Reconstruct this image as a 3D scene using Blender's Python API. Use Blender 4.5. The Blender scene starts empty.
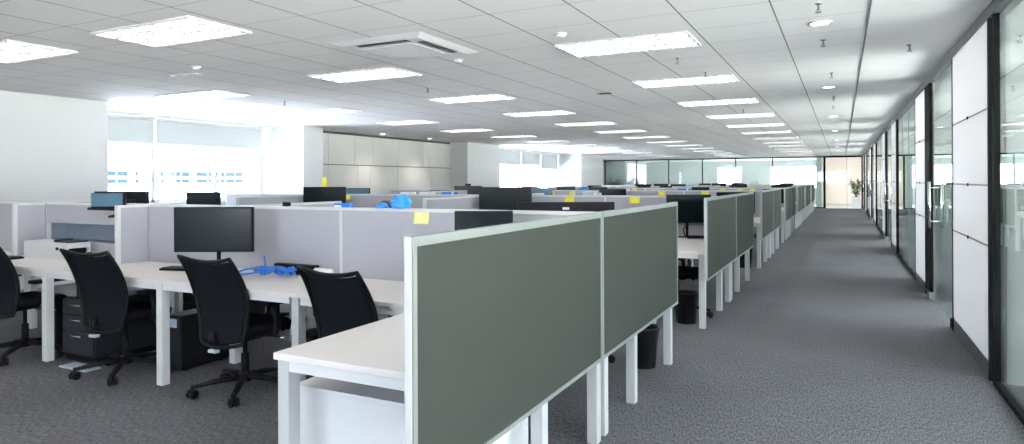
import bpy, bmesh, math, random
from math import sin, cos, pi, radians
from mathutils import Vector, Matrix

random.seed(7)
scn = bpy.context.scene
COL = scn.collection

# ------------------------------------------------------------------ camera
F_PX, YAW, ROLL, CY, EYE = 656.326, 0.4656, 0.0042, 181.4733, 1.4215
cam = bpy.data.cameras.new('camera')
cam.sensor_width = 36.0
cam.lens = F_PX / 1024 * 36.0
cam.shift_y = -(222 - CY) / 1024
cam.clip_start, cam.clip_end = 0.05, 500
cam_o = bpy.data.objects.new('camera', cam)
COL.objects.link(cam_o)
_f = Vector((-sin(YAW), cos(YAW), 0))
_r = Vector((cos(YAW), sin(YAW), 0))
_u = Vector((0, 0, 1))
_r2 = _r * cos(ROLL) - _u * sin(ROLL)
_u2 = _u * cos(ROLL) + _r * sin(ROLL)
_m = Matrix((_r2, _u2, -_f)).transposed().to_4x4()
_m.translation = Vector((0, 0, EYE))
cam_o.matrix_world = _m
scn.camera = cam_o

# ------------------------------------------------------------------ sky, exposure
world = bpy.data.worlds.new('sky')
scn.world = world
world.use_nodes = True
_nt = world.node_tree
_bg = _nt.nodes['Background']
_tc = _nt.nodes.new('ShaderNodeTexCoord')          # bright overcast sky above, sunlit pale ground below
_sx = _nt.nodes.new('ShaderNodeSeparateXYZ')
_nt.links.new(_tc.outputs['Generated'], _sx.inputs[0])
_cr = _nt.nodes.new('ShaderNodeValToRGB')
_cr.color_ramp.elements[0].position = 0.47
_cr.color_ramp.elements[0].color = (1.35, 1.36, 1.37, 1)
_cr.color_ramp.elements[1].position = 0.53
_cr.color_ramp.elements[1].color = (0.55, 0.61, 0.68, 1)
_mr = _nt.nodes.new('ShaderNodeMapRange')
_mr.inputs['From Min'].default_value = -1
_mr.inputs['From Max'].default_value = 1
_nt.links.new(_sx.outputs[2], _mr.inputs['Value'])
_nt.links.new(_mr.outputs['Result'], _cr.inputs['Fac'])
_mx = _nt.nodes.new('ShaderNodeMapRange')           # the sky is bluer away from the sun
_mx.inputs['From Min'].default_value = -1
_mx.inputs['From Max'].default_value = 0.6
_nt.links.new(_sx.outputs[0], _mx.inputs['Value'])
_tint = _nt.nodes.new('ShaderNodeMix')
_tint.data_type = 'RGBA'
_tint.inputs['A'].default_value = (0.92, 1.02, 1.17, 1)
_tint.inputs['B'].default_value = (0.86, 0.84, 0.82, 1)
_nt.links.new(_mx.outputs['Result'], _tint.inputs['Factor'])
_mul = _nt.nodes.new('ShaderNodeMix')
_mul.data_type = 'RGBA'
_mul.blend_type = 'MULTIPLY'
_mul.inputs['Factor'].default_value = 1
_nt.links.new(_cr.outputs['Color'], _mul.inputs['A'])
_nt.links.new(_tint.outputs['Result'], _mul.inputs['B'])
_nt.links.new(_mul.outputs['Result'], _bg.inputs['Color'])
_bg.inputs['Strength'].default_value = 15.0
LAMP = 8.5          # brightness of the ceiling louvre lights
scn.view_settings.view_transform = 'Standard'
scn.view_settings.look = 'None'
scn.view_settings.exposure = 0.82
scn.view_settings.gamma = 1.0
scn.view_settings.use_curve_mapping = False
scn.cycles.max_bounces = 10
scn.cycles.transparent_max_bounces = 24
scn.cycles.sample_clamp_indirect = 6.0

# ------------------------------------------------------------------ materials
MATS = {}


def nodes_of(name):
    m = bpy.data.materials.new(name)
    m.use_nodes = True
    nt = m.node_tree
    b = nt.nodes.get('Principled BSDF')
    return m, nt, b


def pbr(name, col, rough=0.5, metal=0.0, spec=0.5, noise=0.0, nscale=60.0, bump=0.0, stretch=None):
    m, nt, b = nodes_of(name)
    b.inputs['Base Color'].default_value = (*col, 1)
    b.inputs['Roughness'].default_value = rough
    b.inputs['Metallic'].default_value = metal
    b.inputs['Specular IOR Level'].default_value = spec
    if noise or bump:
        tc = nt.nodes.new('ShaderNodeTexCoord')
        src = tc.outputs['Object']
        if stretch:
            mp = nt.nodes.new('ShaderNodeMapping')
            mp.inputs['Scale'].default_value = stretch
            nt.links.new(src, mp.inputs['Vector'])
            src = mp.outputs['Vector']
        n = nt.nodes.new('ShaderNodeTexNoise')
        n.inputs['Scale'].default_value = nscale
        n.inputs['Detail'].default_value = 3
        nt.links.new(src, n.inputs['Vector'])
        if noise:
            mr = nt.nodes.new('ShaderNodeMapRange')
            mr.inputs['From Min'].default_value = 0.3
            mr.inputs['From Max'].default_value = 0.7
            mr.inputs['To Min'].default_value = 1 - noise
            mr.inputs['To Max'].default_value = 1 + noise
            nt.links.new(n.outputs['Fac'], mr.inputs['Value'])
            mx = nt.nodes.new('ShaderNodeMix')
            mx.data_type = 'RGBA'
            mx.blend_type = 'MULTIPLY'
            mx.inputs['Factor'].default_value = 1
            mx.inputs['A'].default_value = (*col, 1)
            nt.links.new(mr.outputs['Result'], mx.inputs['B'])
            nt.links.new(mx.outputs['Result'], b.inputs['Base Color'])
        if bump:
            bp = nt.nodes.new('ShaderNodeBump')
            bp.inputs['Strength'].default_value = bump
            bp.inputs['Distance'].default_value = 0.01
            nt.links.new(n.outputs['Fac'], bp.inputs['Height'])
            nt.links.new(bp.outputs['Normal'], b.inputs['Normal'])
    MATS[name] = m
    return m


def emit(name, col, strength):
    m = bpy.data.materials.new(name)
    m.use_nodes = True
    nt = m.node_tree
    nt.nodes.clear()
    e = nt.nodes.new('ShaderNodeEmission')
    e.inputs['Color'].default_value = (*col, 1)
    e.inputs['Strength'].default_value = strength
    o = nt.nodes.new('ShaderNodeOutputMaterial')
    nt.links.new(e.outputs[0], o.inputs[0])
    MATS[name] = m
    return m


def glass(name, tint, ior=1.5, gain=1.0, haze=0.0):
    m = bpy.data.materials.new(name)
    m.use_nodes = True
    nt = m.node_tree
    nt.nodes.clear()
    tr = nt.nodes.new('ShaderNodeBsdfTransparent')
    tr.inputs['Color'].default_value = (*tint, 1)
    gl = nt.nodes.new('ShaderNodeBsdfGlossy')
    gl.inputs['Roughness'].default_value = 0.0
    gl.inputs['Color'].default_value = (0.93, 0.98, 0.96, 1)
    ge = nt.nodes.new('ShaderNodeNewGeometry')
    dt = nt.nodes.new('ShaderNodeVectorMath')
    dt.operation = 'DOT_PRODUCT'
    nt.links.new(ge.outputs['Incoming'], dt.inputs[0])
    nt.links.new(ge.outputs['Normal'], dt.inputs[1])

    def M(op, a, b=None):
        n = nt.nodes.new('ShaderNodeMath')
        n.operation = op
        n.use_clamp = True
        for i, q in enumerate((a, b)):
            if isinstance(q, (int, float)):
                n.inputs[i].default_value = q
            elif q is not None:
                nt.links.new(q, n.inputs[i])
        return n.outputs[0]

    f0 = ((ior - 1) / (ior + 1)) ** 2
    ab = nt.nodes.new('ShaderNodeMath')
    ab.operation = 'ABSOLUTE'
    nt.links.new(dt.outputs['Value'], ab.inputs[0])
    p5 = M('POWER', M('SUBTRACT', 1.0, ab.outputs[0]), 5.0)
    mu = M('MULTIPLY', M('ADD', M('MULTIPLY', p5, 1 - f0), f0), gain)
    mx = nt.nodes.new('ShaderNodeMixShader')
    nt.links.new(mu, mx.inputs[0])
    base = tr.outputs[0]
    if haze:
        df = nt.nodes.new('ShaderNodeBsdfDiffuse')
        df.inputs['Color'].default_value = (0.80, 0.88, 0.85, 1)
        m2 = nt.nodes.new('ShaderNodeMixShader')
        m2.inputs[0].default_value = haze
        nt.links.new(tr.outputs[0], m2.inputs[1])
        nt.links.new(df.outputs[0], m2.inputs[2])
        base = m2.outputs[0]
    nt.links.new(base, mx.inputs[1])
    nt.links.new(gl.outputs[0], mx.inputs[2])
    o = nt.nodes.new('ShaderNodeOutputMaterial')
    nt.links.new(mx.outputs[0], o.inputs[0])
    MATS[name] = m
    return m


def blind_mat():
    m = bpy.data.materials.new('blind_fabric')
    m.use_nodes = True
    nt = m.node_tree
    nt.nodes.clear()
    d = nt.nodes.new('ShaderNodeBsdfDiffuse')
    d.inputs['Color'].default_value = (0.58, 0.61, 0.605, 1)
    t = nt.nodes.new('ShaderNodeBsdfTranslucent')
    t.inputs['Color'].default_value = (0.70, 0.77, 0.76, 1)
    mx = nt.nodes.new('ShaderNodeMixShader')
    mx.inputs[0].default_value = 0.04
    nt.links.new(d.outputs[0], mx.inputs[1])
    nt.links.new(t.outputs[0], mx.inputs[2])
    o = nt.nodes.new('ShaderNodeOutputMaterial')
    nt.links.new(mx.outputs[0], o.inputs[0])
    MATS['blind'] = m


def film_mat():
    m = bpy.data.materials.new('white_film')
    m.use_nodes = True
    nt = m.node_tree
    nt.nodes.clear()
    d = nt.nodes.new('ShaderNodeBsdfDiffuse')
    d.inputs['Color'].default_value = (0.79, 0.79, 0.79, 1)
    t = nt.nodes.new('ShaderNodeBsdfTranslucent')
    t.inputs['Color'].default_value = (0.90, 0.90, 0.91, 1)
    mx = nt.nodes.new('ShaderNodeMixShader')
    mx.inputs[0].default_value = 0.34
    nt.links.new(d.outputs[0], mx.inputs[1])
    nt.links.new(t.outputs[0], mx.inputs[2])
    o = nt.nodes.new('ShaderNodeOutputMaterial')
    nt.links.new(mx.outputs[0], o.inputs[0])
    MATS['white_panel'] = m


def carpet_mat():
    m, nt, b = nodes_of('carpet')
    tc = nt.nodes.new('ShaderNodeTexCoord')
    mp = nt.nodes.new('ShaderNodeMapping')
    mp.inputs['Scale'].default_value = (1.0, 0.28, 1.0)
    nt.links.new(tc.outputs['Object'], mp.inputs['Vector'])
    n = nt.nodes.new('ShaderNodeTexNoise')
    n.inputs['Scale'].default_value = 105
    n.inputs['Detail'].default_value = 5
    n.inputs['Roughness'].default_value = 0.75
    nt.links.new(mp.outputs['Vector'], n.inputs['Vector'])
    n2 = nt.nodes.new('ShaderNodeTexNoise')
    n2.inputs['Scale'].default_value = 1.6
    n2.inputs['Detail'].default_value = 2
    nt.links.new(tc.outputs['Object'], n2.inputs['Vector'])
    cr = nt.nodes.new('ShaderNodeValToRGB')
    cr.color_ramp.elements[0].position = 0.35
    cr.color_ramp.elements[0].color = (0.040, 0.041, 0.046, 1)
    cr.color_ramp.elements[1].position = 0.68
    cr.color_ramp.elements[1].color = (0.238, 0.242, 0.262, 1)
    nt.links.new(n.outputs['Fac'], cr.inputs['Fac'])
    mr = nt.nodes.new('ShaderNodeMapRange')
    mr.inputs['To Min'].default_value = 0.86
    mr.inputs['To Max'].default_value = 1.14
    nt.links.new(n2.outputs['Fac'], mr.inputs['Value'])
    mx = nt.nodes.new('ShaderNodeMix')
    mx.data_type = 'RGBA'
    mx.blend_type = 'MULTIPLY'
    mx.inputs['Factor'].default_value = 1
    nt.links.new(cr.outputs['Color'], mx.inputs['A'])
    nt.links.new(mr.outputs['Result'], mx.inputs['B'])
    nt.links.new(mx.outputs['Result'], b.inputs['Base Color'])
    b.inputs['Roughness'].default_value = 0.95
    b.inputs['Specular IOR Level'].default_value = 0.15
    bp = nt.nodes.new('ShaderNodeBump')
    bp.inputs['Strength'].default_value = 0.6
    bp.inputs['Distance'].default_value = 0.006
    nt.links.new(n.outputs['Fac'], bp.inputs['Height'])
    nt.links.new(bp.outputs['Normal'], b.inputs['Normal'])
    MATS['carpet'] = m


def ceiling_mat():
    """Mineral tiles: 0.62 x 0.60 m grid, thin T-bar (dark reveal beside a pale bar)."""
    m, nt, b = nodes_of('ceiling_tiles')
    tc = nt.nodes.new('ShaderNodeTexCoord')
    sp = nt.nodes.new('ShaderNodeSeparateXYZ')
    nt.links.new(tc.outputs['Object'], sp.inputs[0])

    def M(op, a, bb=None, clamp=False):
        n = nt.nodes.new('ShaderNodeMath')
        n.operation = op
        n.use_clamp = clamp
        for i, v in enumerate((a, bb)):
            if v is None:
                continue
            if isinstance(v, (int, float)):
                n.inputs[i].default_value = v
            else:
                nt.links.new(v, n.inputs[i])
        return n.outputs[0]

    def lines(axis, off, period, w0, w1):
        t = M('MULTIPLY', M('FRACT', M('DIVIDE', M('SUBTRACT', axis, off), period)), period)
        return M('MULTIPLY', M('GREATER_THAN', t, w0), M('LESS_THAN', t, w1))

    X, Y = sp.outputs[0], sp.outputs[1]
    darkx = lines(X, 0.18, 0.62, 0.0, 0.011)
    lightx = lines(X, 0.18, 0.62, 0.011, 0.026)
    darky = lines(Y, 5.40, 0.60, 0.0, 0.005)
    lighty = lines(Y, 5.40, 0.60, 0.005, 0.018)
    n = nt.nodes.new('ShaderNodeTexNoise')
    n.inputs['Scale'].default_value = 160
    n.inputs['Detail'].default_value = 2
    nt.links.new(tc.outputs['Object'], n.inputs['Vector'])
    n2 = nt.nodes.new('ShaderNodeTexNoise')
    n2.inputs['Scale'].default_value = 0.9
    nt.links.new(tc.outputs['Object'], n2.inputs['Vector'])
    f = M('ADD', M('MULTIPLY', n.outputs['Fac'], 0.05), M('MULTIPLY', n2.outputs['Fac'], 0.06))
    tile = nt.nodes.new('ShaderNodeMix')
    tile.data_type = 'RGBA'
    tile.inputs['A'].default_value = (0.965, 0.965, 0.955, 1)
    tile.inputs['B'].default_value = (0.60, 0.60, 0.59, 1)
    nt.links.new(f, tile.inputs['Factor'])
    a = nt.nodes.new('ShaderNodeMix')
    a.data_type = 'RGBA'
    nt.links.new(M('MAXIMUM', lightx, lighty), a.inputs['Factor'])
    nt.links.new(tile.outputs['Result'], a.inputs['A'])
    a.inputs['B'].default_value = (0.95, 0.95, 0.94, 1)
    d = nt.nodes.new('ShaderNodeMix')
    d.data_type = 'RGBA'
    nt.links.new(M('MAXIMUM', darkx, darky), d.inputs['Factor'])
    nt.links.new(a.outputs['Result'], d.inputs['A'])
    d.inputs['B'].default_value = (0.27, 0.26, 0.25, 1)
    nt.links.new(d.outputs['Result'], b.inputs['Base Color'])
    b.inputs['Roughness'].default_value = 0.85
    b.inputs['Specular IOR Level'].default_value = 0.2
    MATS['ceiling'] = m


def weave_mat():
    """Chair back mesh: black threads with tiny holes."""
    m, nt, b = nodes_of('chair_mesh')
    b.inputs['Base Color'].default_value = (0.007, 0.009, 0.012, 1)
    b.inputs['Roughness'].default_value = 0.7
    b.inputs['Specular IOR Level'].default_value = 0.1
    tc = nt.nodes.new('ShaderNodeTexCoord')
    v = nt.nodes.new('ShaderNodeTexVoronoi')
    v.inputs['Scale'].default_value = 260
    nt.links.new(tc.outputs['Object'], v.inputs['Vector'])
    lt = nt.nodes.new('ShaderNodeMath')
    lt.operation = 'LESS_THAN'
    lt.inputs[1].default_value = 0.13
    nt.links.new(v.outputs['Distance'], lt.inputs[0])
    tr = nt.nodes.new('ShaderNodeBsdfTransparent')
    mx = nt.nodes.new('ShaderNodeMixShader')
    nt.links.new(lt.outputs[0], mx.inputs[0])
    nt.links.new(b.outputs[0], mx.inputs[1])
    nt.links.new(tr.outputs[0], mx.inputs[2])
    nt.links.new(mx.outputs[0], nt.nodes['Material Output'].inputs[0])
    MATS['weave'] = m


carpet_mat()
ceiling_mat()
weave_mat()
blind_mat()
pbr('plaster', (0.80, 0.81, 0.80), 0.8, spec=0.2, noise=0.02, nscale=3)
pbr('plain_ceiling', (0.93, 0.935, 0.925), 0.8, spec=0.2, noise=0.02, nscale=2)
pbr('wall_white', (0.64, 0.65, 0.65), 0.75, spec=0.2, noise=0.015, nscale=2)
pbr('panel_beige', (0.62, 0.61, 0.575), 0.45, noise=0.02, nscale=2)
pbr('groove', (0.07, 0.07, 0.065), 0.8)
pbr('cream', (0.84, 0.775, 0.70), 0.6, noise=0.02, nscale=2)
pbr('tile_white', (0.80, 0.80, 0.79), 0.25)
pbr('dark_wall', (0.10, 0.125, 0.12), 0.6)
pbr('room_wall', (0.42, 0.455, 0.44), 0.8)
pbr('black_metal', (0.009, 0.010, 0.010), 0.6, spec=0.04)
pbr('grey_metal', (0.16, 0.165, 0.165), 0.4, metal=0.3)
pbr('alu', (0.205, 0.225, 0.212), 0.5, metal=0.0, spec=0.3)
pbr('reflector', (0.55, 0.56, 0.57), 0.5)
pbr('louvre', (0.62, 0.62, 0.62), 0.6)
pbr('steel', (0.62, 0.63, 0.64), 0.25, metal=1.0)
pbr('fabric_green', (0.044, 0.050, 0.043), 0.9, spec=0.15, noise=0.09, nscale=240, bump=0.15)
pbr('fabric_lilac', (0.43, 0.43, 0.475), 0.9, spec=0.15, noise=0.025, nscale=200, bump=0.1)
pbr('white_paint', (0.66, 0.67, 0.67), 0.42, spec=0.3, noise=0.01, nscale=8)
pbr('laminate', (0.70, 0.675, 0.655), 0.42, spec=0.3, noise=0.025, nscale=5, stretch=(1, 14, 1))
pbr('white_board', (0.68, 0.70, 0.72), 0.35)
film_mat()
pbr('slot_grey', (0.26, 0.31, 0.38), 0.6)
pbr('black_plastic', (0.008, 0.009, 0.011), 0.5, spec=0.14, noise=0.05, nscale=90)
pbr('black_fabric', (0.007, 0.008, 0.010), 0.9, spec=0.1, noise=0.2, nscale=300, bump=0.2)
pbr('screen', (0.008, 0.013, 0.016), 0.22, spec=0.25)
pbr('screen_blue_reflection', (0.075, 0.17, 0.245), 0.22, spec=0.6)  # bluish reflection on the glass painted into the screen colour
pbr('charcoal', (0.017, 0.020, 0.025), 0.45, spec=0.25, noise=0.04, nscale=60)
pbr('chrome', (0.75, 0.76, 0.78), 0.18, metal=1.0)
pbr('silver_plastic', (0.46, 0.55, 0.62), 0.35)
pbr('yellow_paper', (0.92, 0.82, 0.07), 0.8)
pbr('pale_yellow', (0.92, 0.88, 0.36), 0.8)
pbr('blue_plastic', (0.02, 0.20, 0.72), 0.4)
pbr('blue_bag', (0.03, 0.30, 0.80), 0.35)
pbr('paper_white', (0.86, 0.86, 0.85), 0.8)
pbr('brown', (0.09, 0.035, 0.03), 0.7)
pbr('grille', (0.74, 0.76, 0.77), 0.7, spec=0.2)
pbr('dimmed_white_paint', (0.47, 0.485, 0.49), 0.45, spec=0.25)  # white paint darkened to offset strong light on corner-desk legs and end caps
pbr('ac_white', (0.86, 0.87, 0.88), 0.45)
pbr('leaf', (0.045, 0.115, 0.03), 0.5, noise=0.35, nscale=14)
pbr('soil', (0.03, 0.022, 0.016), 0.95)
pbr('building', (0.88, 0.89, 0.90), 0.8)
pbr('building_window', (0.017, 0.031, 0.042), 0.9, spec=0.0)
emit('lamp', (1.0, 0.965, 0.92), LAMP)
emit('downlight', (1.0, 0.95, 0.88), 9.0)
glass('glass_wall', (0.93, 0.962, 0.95), gain=1.3)
glass('glass_far', (0.88, 0.95, 0.935), gain=0.8, haze=0.20)
glass('glass_window', (0.985, 0.985, 0.985), gain=0.7)

# ------------------------------------------------------------------ mesh helpers


class MB:
    """Collects boxes, tubes, lathes and sheets into one mesh."""

    def __init__(self):
        self.v, self.f, self.s = [], [], []

    def add(self, vs, fs, smooth=False, mat=None):
        o = len(self.v)
        if mat is not None:
            vs = [mat @ Vector(p) for p in vs]
        self.v += [tuple(p) for p in vs]
        for f in fs:
            self.f.append(tuple(i + o for i in f))
            self.s.append(smooth)
        return self

    def box(self, x0, x1, y0, y1, z0, z1, bev=0.0, mat=None):
        if bev <= 0:
            vs = [(x, y, z) for z in (z0, z1) for y in (y0, y1) for x in (x0, x1)]
            fs = [(0, 2, 3, 1), (4, 5, 7, 6), (0, 1, 5, 4), (2, 6, 7, 3), (0, 4, 6, 2), (1, 3, 7, 5)]
            return self.add(vs, fs, False, mat)
        bm = bmesh.new()
        bmesh.ops.create_cube(bm, size=1)
        for p in bm.verts:
            p.co = Vector(((x0 + x1) / 2 + p.co.x * (x1 - x0), (y0 + y1) / 2 + p.co.y * (y1 - y0),
                           (z0 + z1) / 2 + p.co.z * (z1 - z0)))
        bmesh.ops.bevel(bm, geom=bm.edges[:], offset=bev, segments=2, affect='EDGES', profile=0.6)
        bm.verts.index_update()
        vs = [p.co.copy() for p in bm.verts]
        fs = [tuple(q.index for q in f.verts) for f in bm.faces]
        bm.free()
        return self.add(vs, fs, False, mat)

    def tube(self, pts, r, n=8, closed=False, flat=1.0, mat=None, up=(0, 0, 1)):
        pts = [Vector(p) for p in pts]
        k = len(pts)
        rs = r if isinstance(r, (list, tuple)) else [r] * k
        vs, fs = [], []
        for i, p in enumerate(pts):
            if closed:
                t = pts[(i + 1) % k] - pts[i - 1]
            else:
                t = pts[min(i + 1, k - 1)] - pts[max(i - 1, 0)]
            t.normalize()
            a = Vector(up).cross(t)
            if a.length < 1e-4:
                a = Vector((1, 0, 0)).cross(t)
            a.normalize()
            b = t.cross(a)
            for j in range(n):
                th = 2 * pi * j / n
                vs.append(p + a * cos(th) * rs[i] + b * sin(th) * rs[i] * flat)
        m = k if closed else k - 1
        for i in range(m):
            for j in range(n):
                q, w = i * n + j, i * n + (j + 1) % n
                i2 = (i + 1) % k
                fs.append((q, w, i2 * n + (j + 1) % n, i2 * n + j))
        if not closed:
            fs.append(tuple(range(n))[::-1])
            fs.append(tuple((k - 1) * n + j for j in range(n)))
        return self.add(vs, fs, True, mat)

    def lathe(self, prof, n=24, mat=None, c=(0, 0, 0)):
        vs, fs = [], []
        k = len(prof)
        for (r, z) in prof:
            for j in range(n):
                th = 2 * pi * j / n
                vs.append((c[0] + r * cos(th), c[1] + r * sin(th), c[2] + z))
        for i in range(k - 1):
            for j in range(n):
                fs.append((i * n + j, i * n + (j + 1) % n, (i + 1) * n + (j + 1) % n, (i + 1) * n + j))
        fs.append(tuple(range(n))[::-1])
        fs.append(tuple((k - 1) * n + j for j in range(n)))
        return self.add(vs, fs, n > 10, mat)

    def sheet(self, fn, nu, nv, th):
        """Closed sheet: fn(u,v)->(point); u,v in 0..1; thickness th along -normal."""
        P = [[Vector(fn(i / nu, j / nv)) for j in range(nv + 1)] for i in range(nu + 1)]
        N = [[None] * (nv + 1) for _ in range(nu + 1)]
        for i in range(nu + 1):
            for j in range(nv + 1):
                a = P[min(i + 1, nu)][j] - P[max(i - 1, 0)][j]
                b = P[i][min(j + 1, nv)] - P[i][max(j - 1, 0)]
                N[i][j] = a.cross(b).normalized()
        w = nv + 1
        vs = [P[i][j] for i in range(nu + 1) for j in range(w)]
        vs += [P[i][j] - N[i][j] * th for i in range(nu + 1) for j in range(w)]
        o = (nu + 1) * w
        fs = []
        for i in range(nu):
            for j in range(nv):
                a, b, c, d = i * w + j, (i + 1) * w + j, (i + 1) * w + j + 1, i * w + j + 1
                fs.append((a, b, c, d))
                fs.append((o + d, o + c, o + b, o + a))
        for i in range(nu):
            a, b = i * w, (i + 1) * w
            fs.append((a, o + a, o + b, b))
            a, b = i * w + nv, (i + 1) * w + nv
            fs.append((b, o + b, o + a, a))
        for j in range(nv):
            a, b = j, j + 1
            fs.append((b, o + b, o + a, a))
            a, b = nu * w + j, nu * w + j + 1
            fs.append((a, o + a, o + b, b))
        return self.add(vs, fs, True)


def obj(name, mb, mat, parent=None, loc=None, rotz=0.0):
    me = bpy.data.meshes.new(name)
    me.from_pydata(mb.v, [], mb.f)
    me.polygons.foreach_set('use_smooth', mb.s)
    me.update()
    me.materials.append(MATS[mat])
    o = bpy.data.objects.new(name, me)
    COL.objects.link(o)
    if parent is not None:
        o.parent = parent
    if loc is not None:
        o.location = loc
    o.rotation_euler = (0, 0, rotz)
    return o


def tag(o, label, cat, group=None):
    o['label'] = label
    o['category'] = cat
    if group:
        o['group'] = group
    return o


def thing(name, label, cat, loc=(0, 0, 0), rotz=0.0, group=None):
    o = bpy.data.objects.new(name, None)
    o.empty_display_size = 0.1
    COL.objects.link(o)
    o.location = loc
    o.rotation_euler = (0, 0, rotz)
    return tag(o, label, cat, group)


def struct(name, mb, mat, parent=None):
    o = obj(name, mb, mat, parent)
    if parent is None:
        o['kind'] = 'structure'
    return o


def struct_empty(name, loc=(0, 0, 0)):
    o = bpy.data.objects.new(name, None)
    COL.objects.link(o)
    o.location = loc
    o['kind'] = 'structure'
    return o


def dup(root, loc, rotz=None, label=None, group=None):
    kids = [(c, list(c.children)) for c in root.children]
    r = root.copy()
    COL.objects.link(r)
    r.location = loc
    if rotz is not None:
        r.rotation_euler = (0, 0, rotz)
    if label:
        r['label'] = label
    if group:
        r['group'] = group
    for ch, subs in kids:
        c = ch.copy()
        COL.objects.link(c)
        c.parent = r
        for g in subs:
            d = g.copy()
            COL.objects.link(d)
            d.parent = c
    return r


ORD = ['first', 'second', 'third', 'fourth', 'fifth', 'sixth', 'seventh', 'eighth', 'ninth', 'tenth', 'eleventh',
       'twelfth', 'thirteenth', 'fourteenth', 'fifteenth', 'sixteenth']

# ------------------------------------------------------------------ setting
ZC = 2.641                       # ceiling
XW = 0.932                       # glazed corridor wall
YG = 36.83                       # far glass wall
PITCH, Y0 = 4.804, 1.585         # rows of desks

struct('floor', MB().box(-13.2, 4.8, -4.2, YG, -0.12, 0.0), 'carpet')
struct('floor_far', MB().box(-13.2, 4.8, YG, 43.2, -0.12, 0.0), 'tile_white')
struct('ceiling', MB().box(-9.9, 0.182, -4.2, YG, ZC, ZC + 0.10), 'ceiling')
m = MB().box(0.182, 4.8, -4.2, YG, ZC, ZC + 0.10)
m.box(-13.2, -9.9, -4.2, YG, ZC, ZC + 0.10)
m.box(-13.2, 4.8, YG, 43.2, ZC, ZC + 0.10)
struct('ceiling_edge', m, 'plain_ceiling')
struct('trim_1', MB().box(0.176, 0.188, -4.2, YG, ZC - 0.006, ZC - 0.0005), 'grey_metal')

# left side: plain wall, pillars, panelled wall
struct('wall_left', MB().box(-11.7, -9.8, -4.2, 6.06, 0, ZC), 'wall_white')
struct('wall_left.001', MB().box(-11.7, -10.25, 10.50, 11.10, 0, ZC), 'wall_white')
struct('wall_left.002', MB().box(-11.7, -10.3, 17.45, 19.60, 0, ZC), 'wall_white')
struct('wall_left.003', MB().box(-11.7, -10.3, 27.30, 30.30, 0, ZC), 'wall_white')
struct('wall_left.004', MB().box(-13.2, -13.0, 30.30, 43.2, 0, ZC), 'wall_white')
pw = struct('wall_left_panelled', MB().box(-11.7, -10.93, 11.10, 17.45, 0, ZC), 'groove')
m = MB()
up = [11.10, 11.98, 12.92, 13.62, 14.73, 15.92, 17.45]
lo = [11.10, 11.98, 13.02, 13.52, 14.70, 16.30, 17.45]
for a, b in zip(up[:-1], up[1:]):
    m.box(-10.93, -10.90, a + 0.005, b - 0.005, 1.855, 2.585)
for a, b in zip(lo[:-1], lo[1:]):
    m.box(-10.93, -10.90, a + 0.005, b - 0.005, 0.08, 1.835)
obj('panel', m, 'panel_beige', pw)

# windows of the left wall
wn = 0


def window(y0, y1, mull, zs=1.05, zt=ZC):
    global wn
    wn += 1
    w = struct_empty('window_%d' % wn, (-11.5, (y0 + y1) / 2, 0))
    inv = Matrix.Translation((11.5, -(y0 + y1) / 2, 0))
    f = MB()
    f.box(-11.56, -11.46, y0, y1, zs, zs + 0.06, mat=inv)
    f.box(-11.56, -11.46, y0, y1, zt - 0.05, zt, mat=inv)
    for yy in [y0 + 0.03] + mull + [y1 - 0.03]:
        f.box(-11.56, -11.46, yy - 0.03, yy + 0.03, zs, zt, mat=inv)
    obj('window_frame', f, 'white_paint', w)
    obj('pane', MB().box(-11.515, -11.505, y0, y1, zs, zt, mat=inv), 'glass_window', w)
    obj('window_sill', MB().box(-11.60, -11.30, y0, y1, zs - 0.04, zs, mat=inv), 'white_paint', w)
    return w


window(6.06, 10.50, [7.92, 9.30])
window(19.60, 27.30, [21.6, 23.5, 25.4])
struct('wall_left_low', MB().box(-11.7, -11.42, 6.06, 10.50, 0, 1.01), 'wall_white')
struct('wall_left_low.001', MB().box(-11.7, -11.42, 19.60, 27.30, 0, 1.01), 'wall_white')

for k, (a, b, zb, lab) in enumerate([
        (6.10, 7.90, 2.155, 'pale grey-green roller blind half down beside the big white wall'),
        (7.94, 10.42, 2.155, 'wider pale grey-green roller blind at the left window, right of the narrow gap'),
        (19.64, 21.58, 2.12, 'pale roller blind at the far left window, nearest of four'),
        (21.62, 23.48, 2.08, 'pale roller blind at the far left window, second of four'),
        (23.52, 25.38, 2.10, 'pale roller blind at the far left window, third of four'),
        (25.42, 27.26, 1.96, 'pale roller blind at the far left window, farthest of four, lowered most')]):
    t = thing('roller_blind', lab, 'blind', (-11.40, (a + b) / 2, zb), 0, 'roller blinds at the left windows')
    h = (b - a) / 2
    obj('blind_cloth', MB().box(-0.004, 0.004, -h, h, 0.0, 2.60 - zb), 'blind', t)
    obj('bottom_bar', MB().tube([(0, -h, 0), (0, h, 0)], 0.010, 8), 'white_paint', t)
    obj('roller', MB().tube([(0, -h, 2.60 - zb), (0, h, 2.60 - zb)], 0.028, 12), 'white_paint', t)

# wall behind the camera, with an unseen window band added as daylight fill
m = MB().box(-9.8, 4.8, -4.3, -4.2, 0, 0.95)
m.box(-9.8, 4.8, -4.3, -4.2, 2.40, ZC)
m.box(-9.8, -3.6, -4.3, -4.2, 0.95, 2.40)
m.box(0.3, 4.8, -4.3, -4.2, 0.95, 2.40)
struct('wall_back', m, 'wall_white')
wn += 1
w = struct_empty('window_%d' % wn, (-1.65, -4.25, 0.95))
f = MB()
for i in range(4):
    x = -1.92 + i * 1.28
    f.box(x - 0.03, x + 0.03, -0.05, 0.05, 0, 1.45)
f.box(-1.95, 1.95, -0.05, 0.05, 0, 0.06)
f.box(-1.95, 1.95, -0.05, 0.05, 1.39, 1.45)
obj('window_frame', f, 'white_paint', w)
obj('pane', MB().box(-1.95, 1.95, -0.006, 0.006, 0.0, 1.45), 'glass_window', w)

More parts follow.
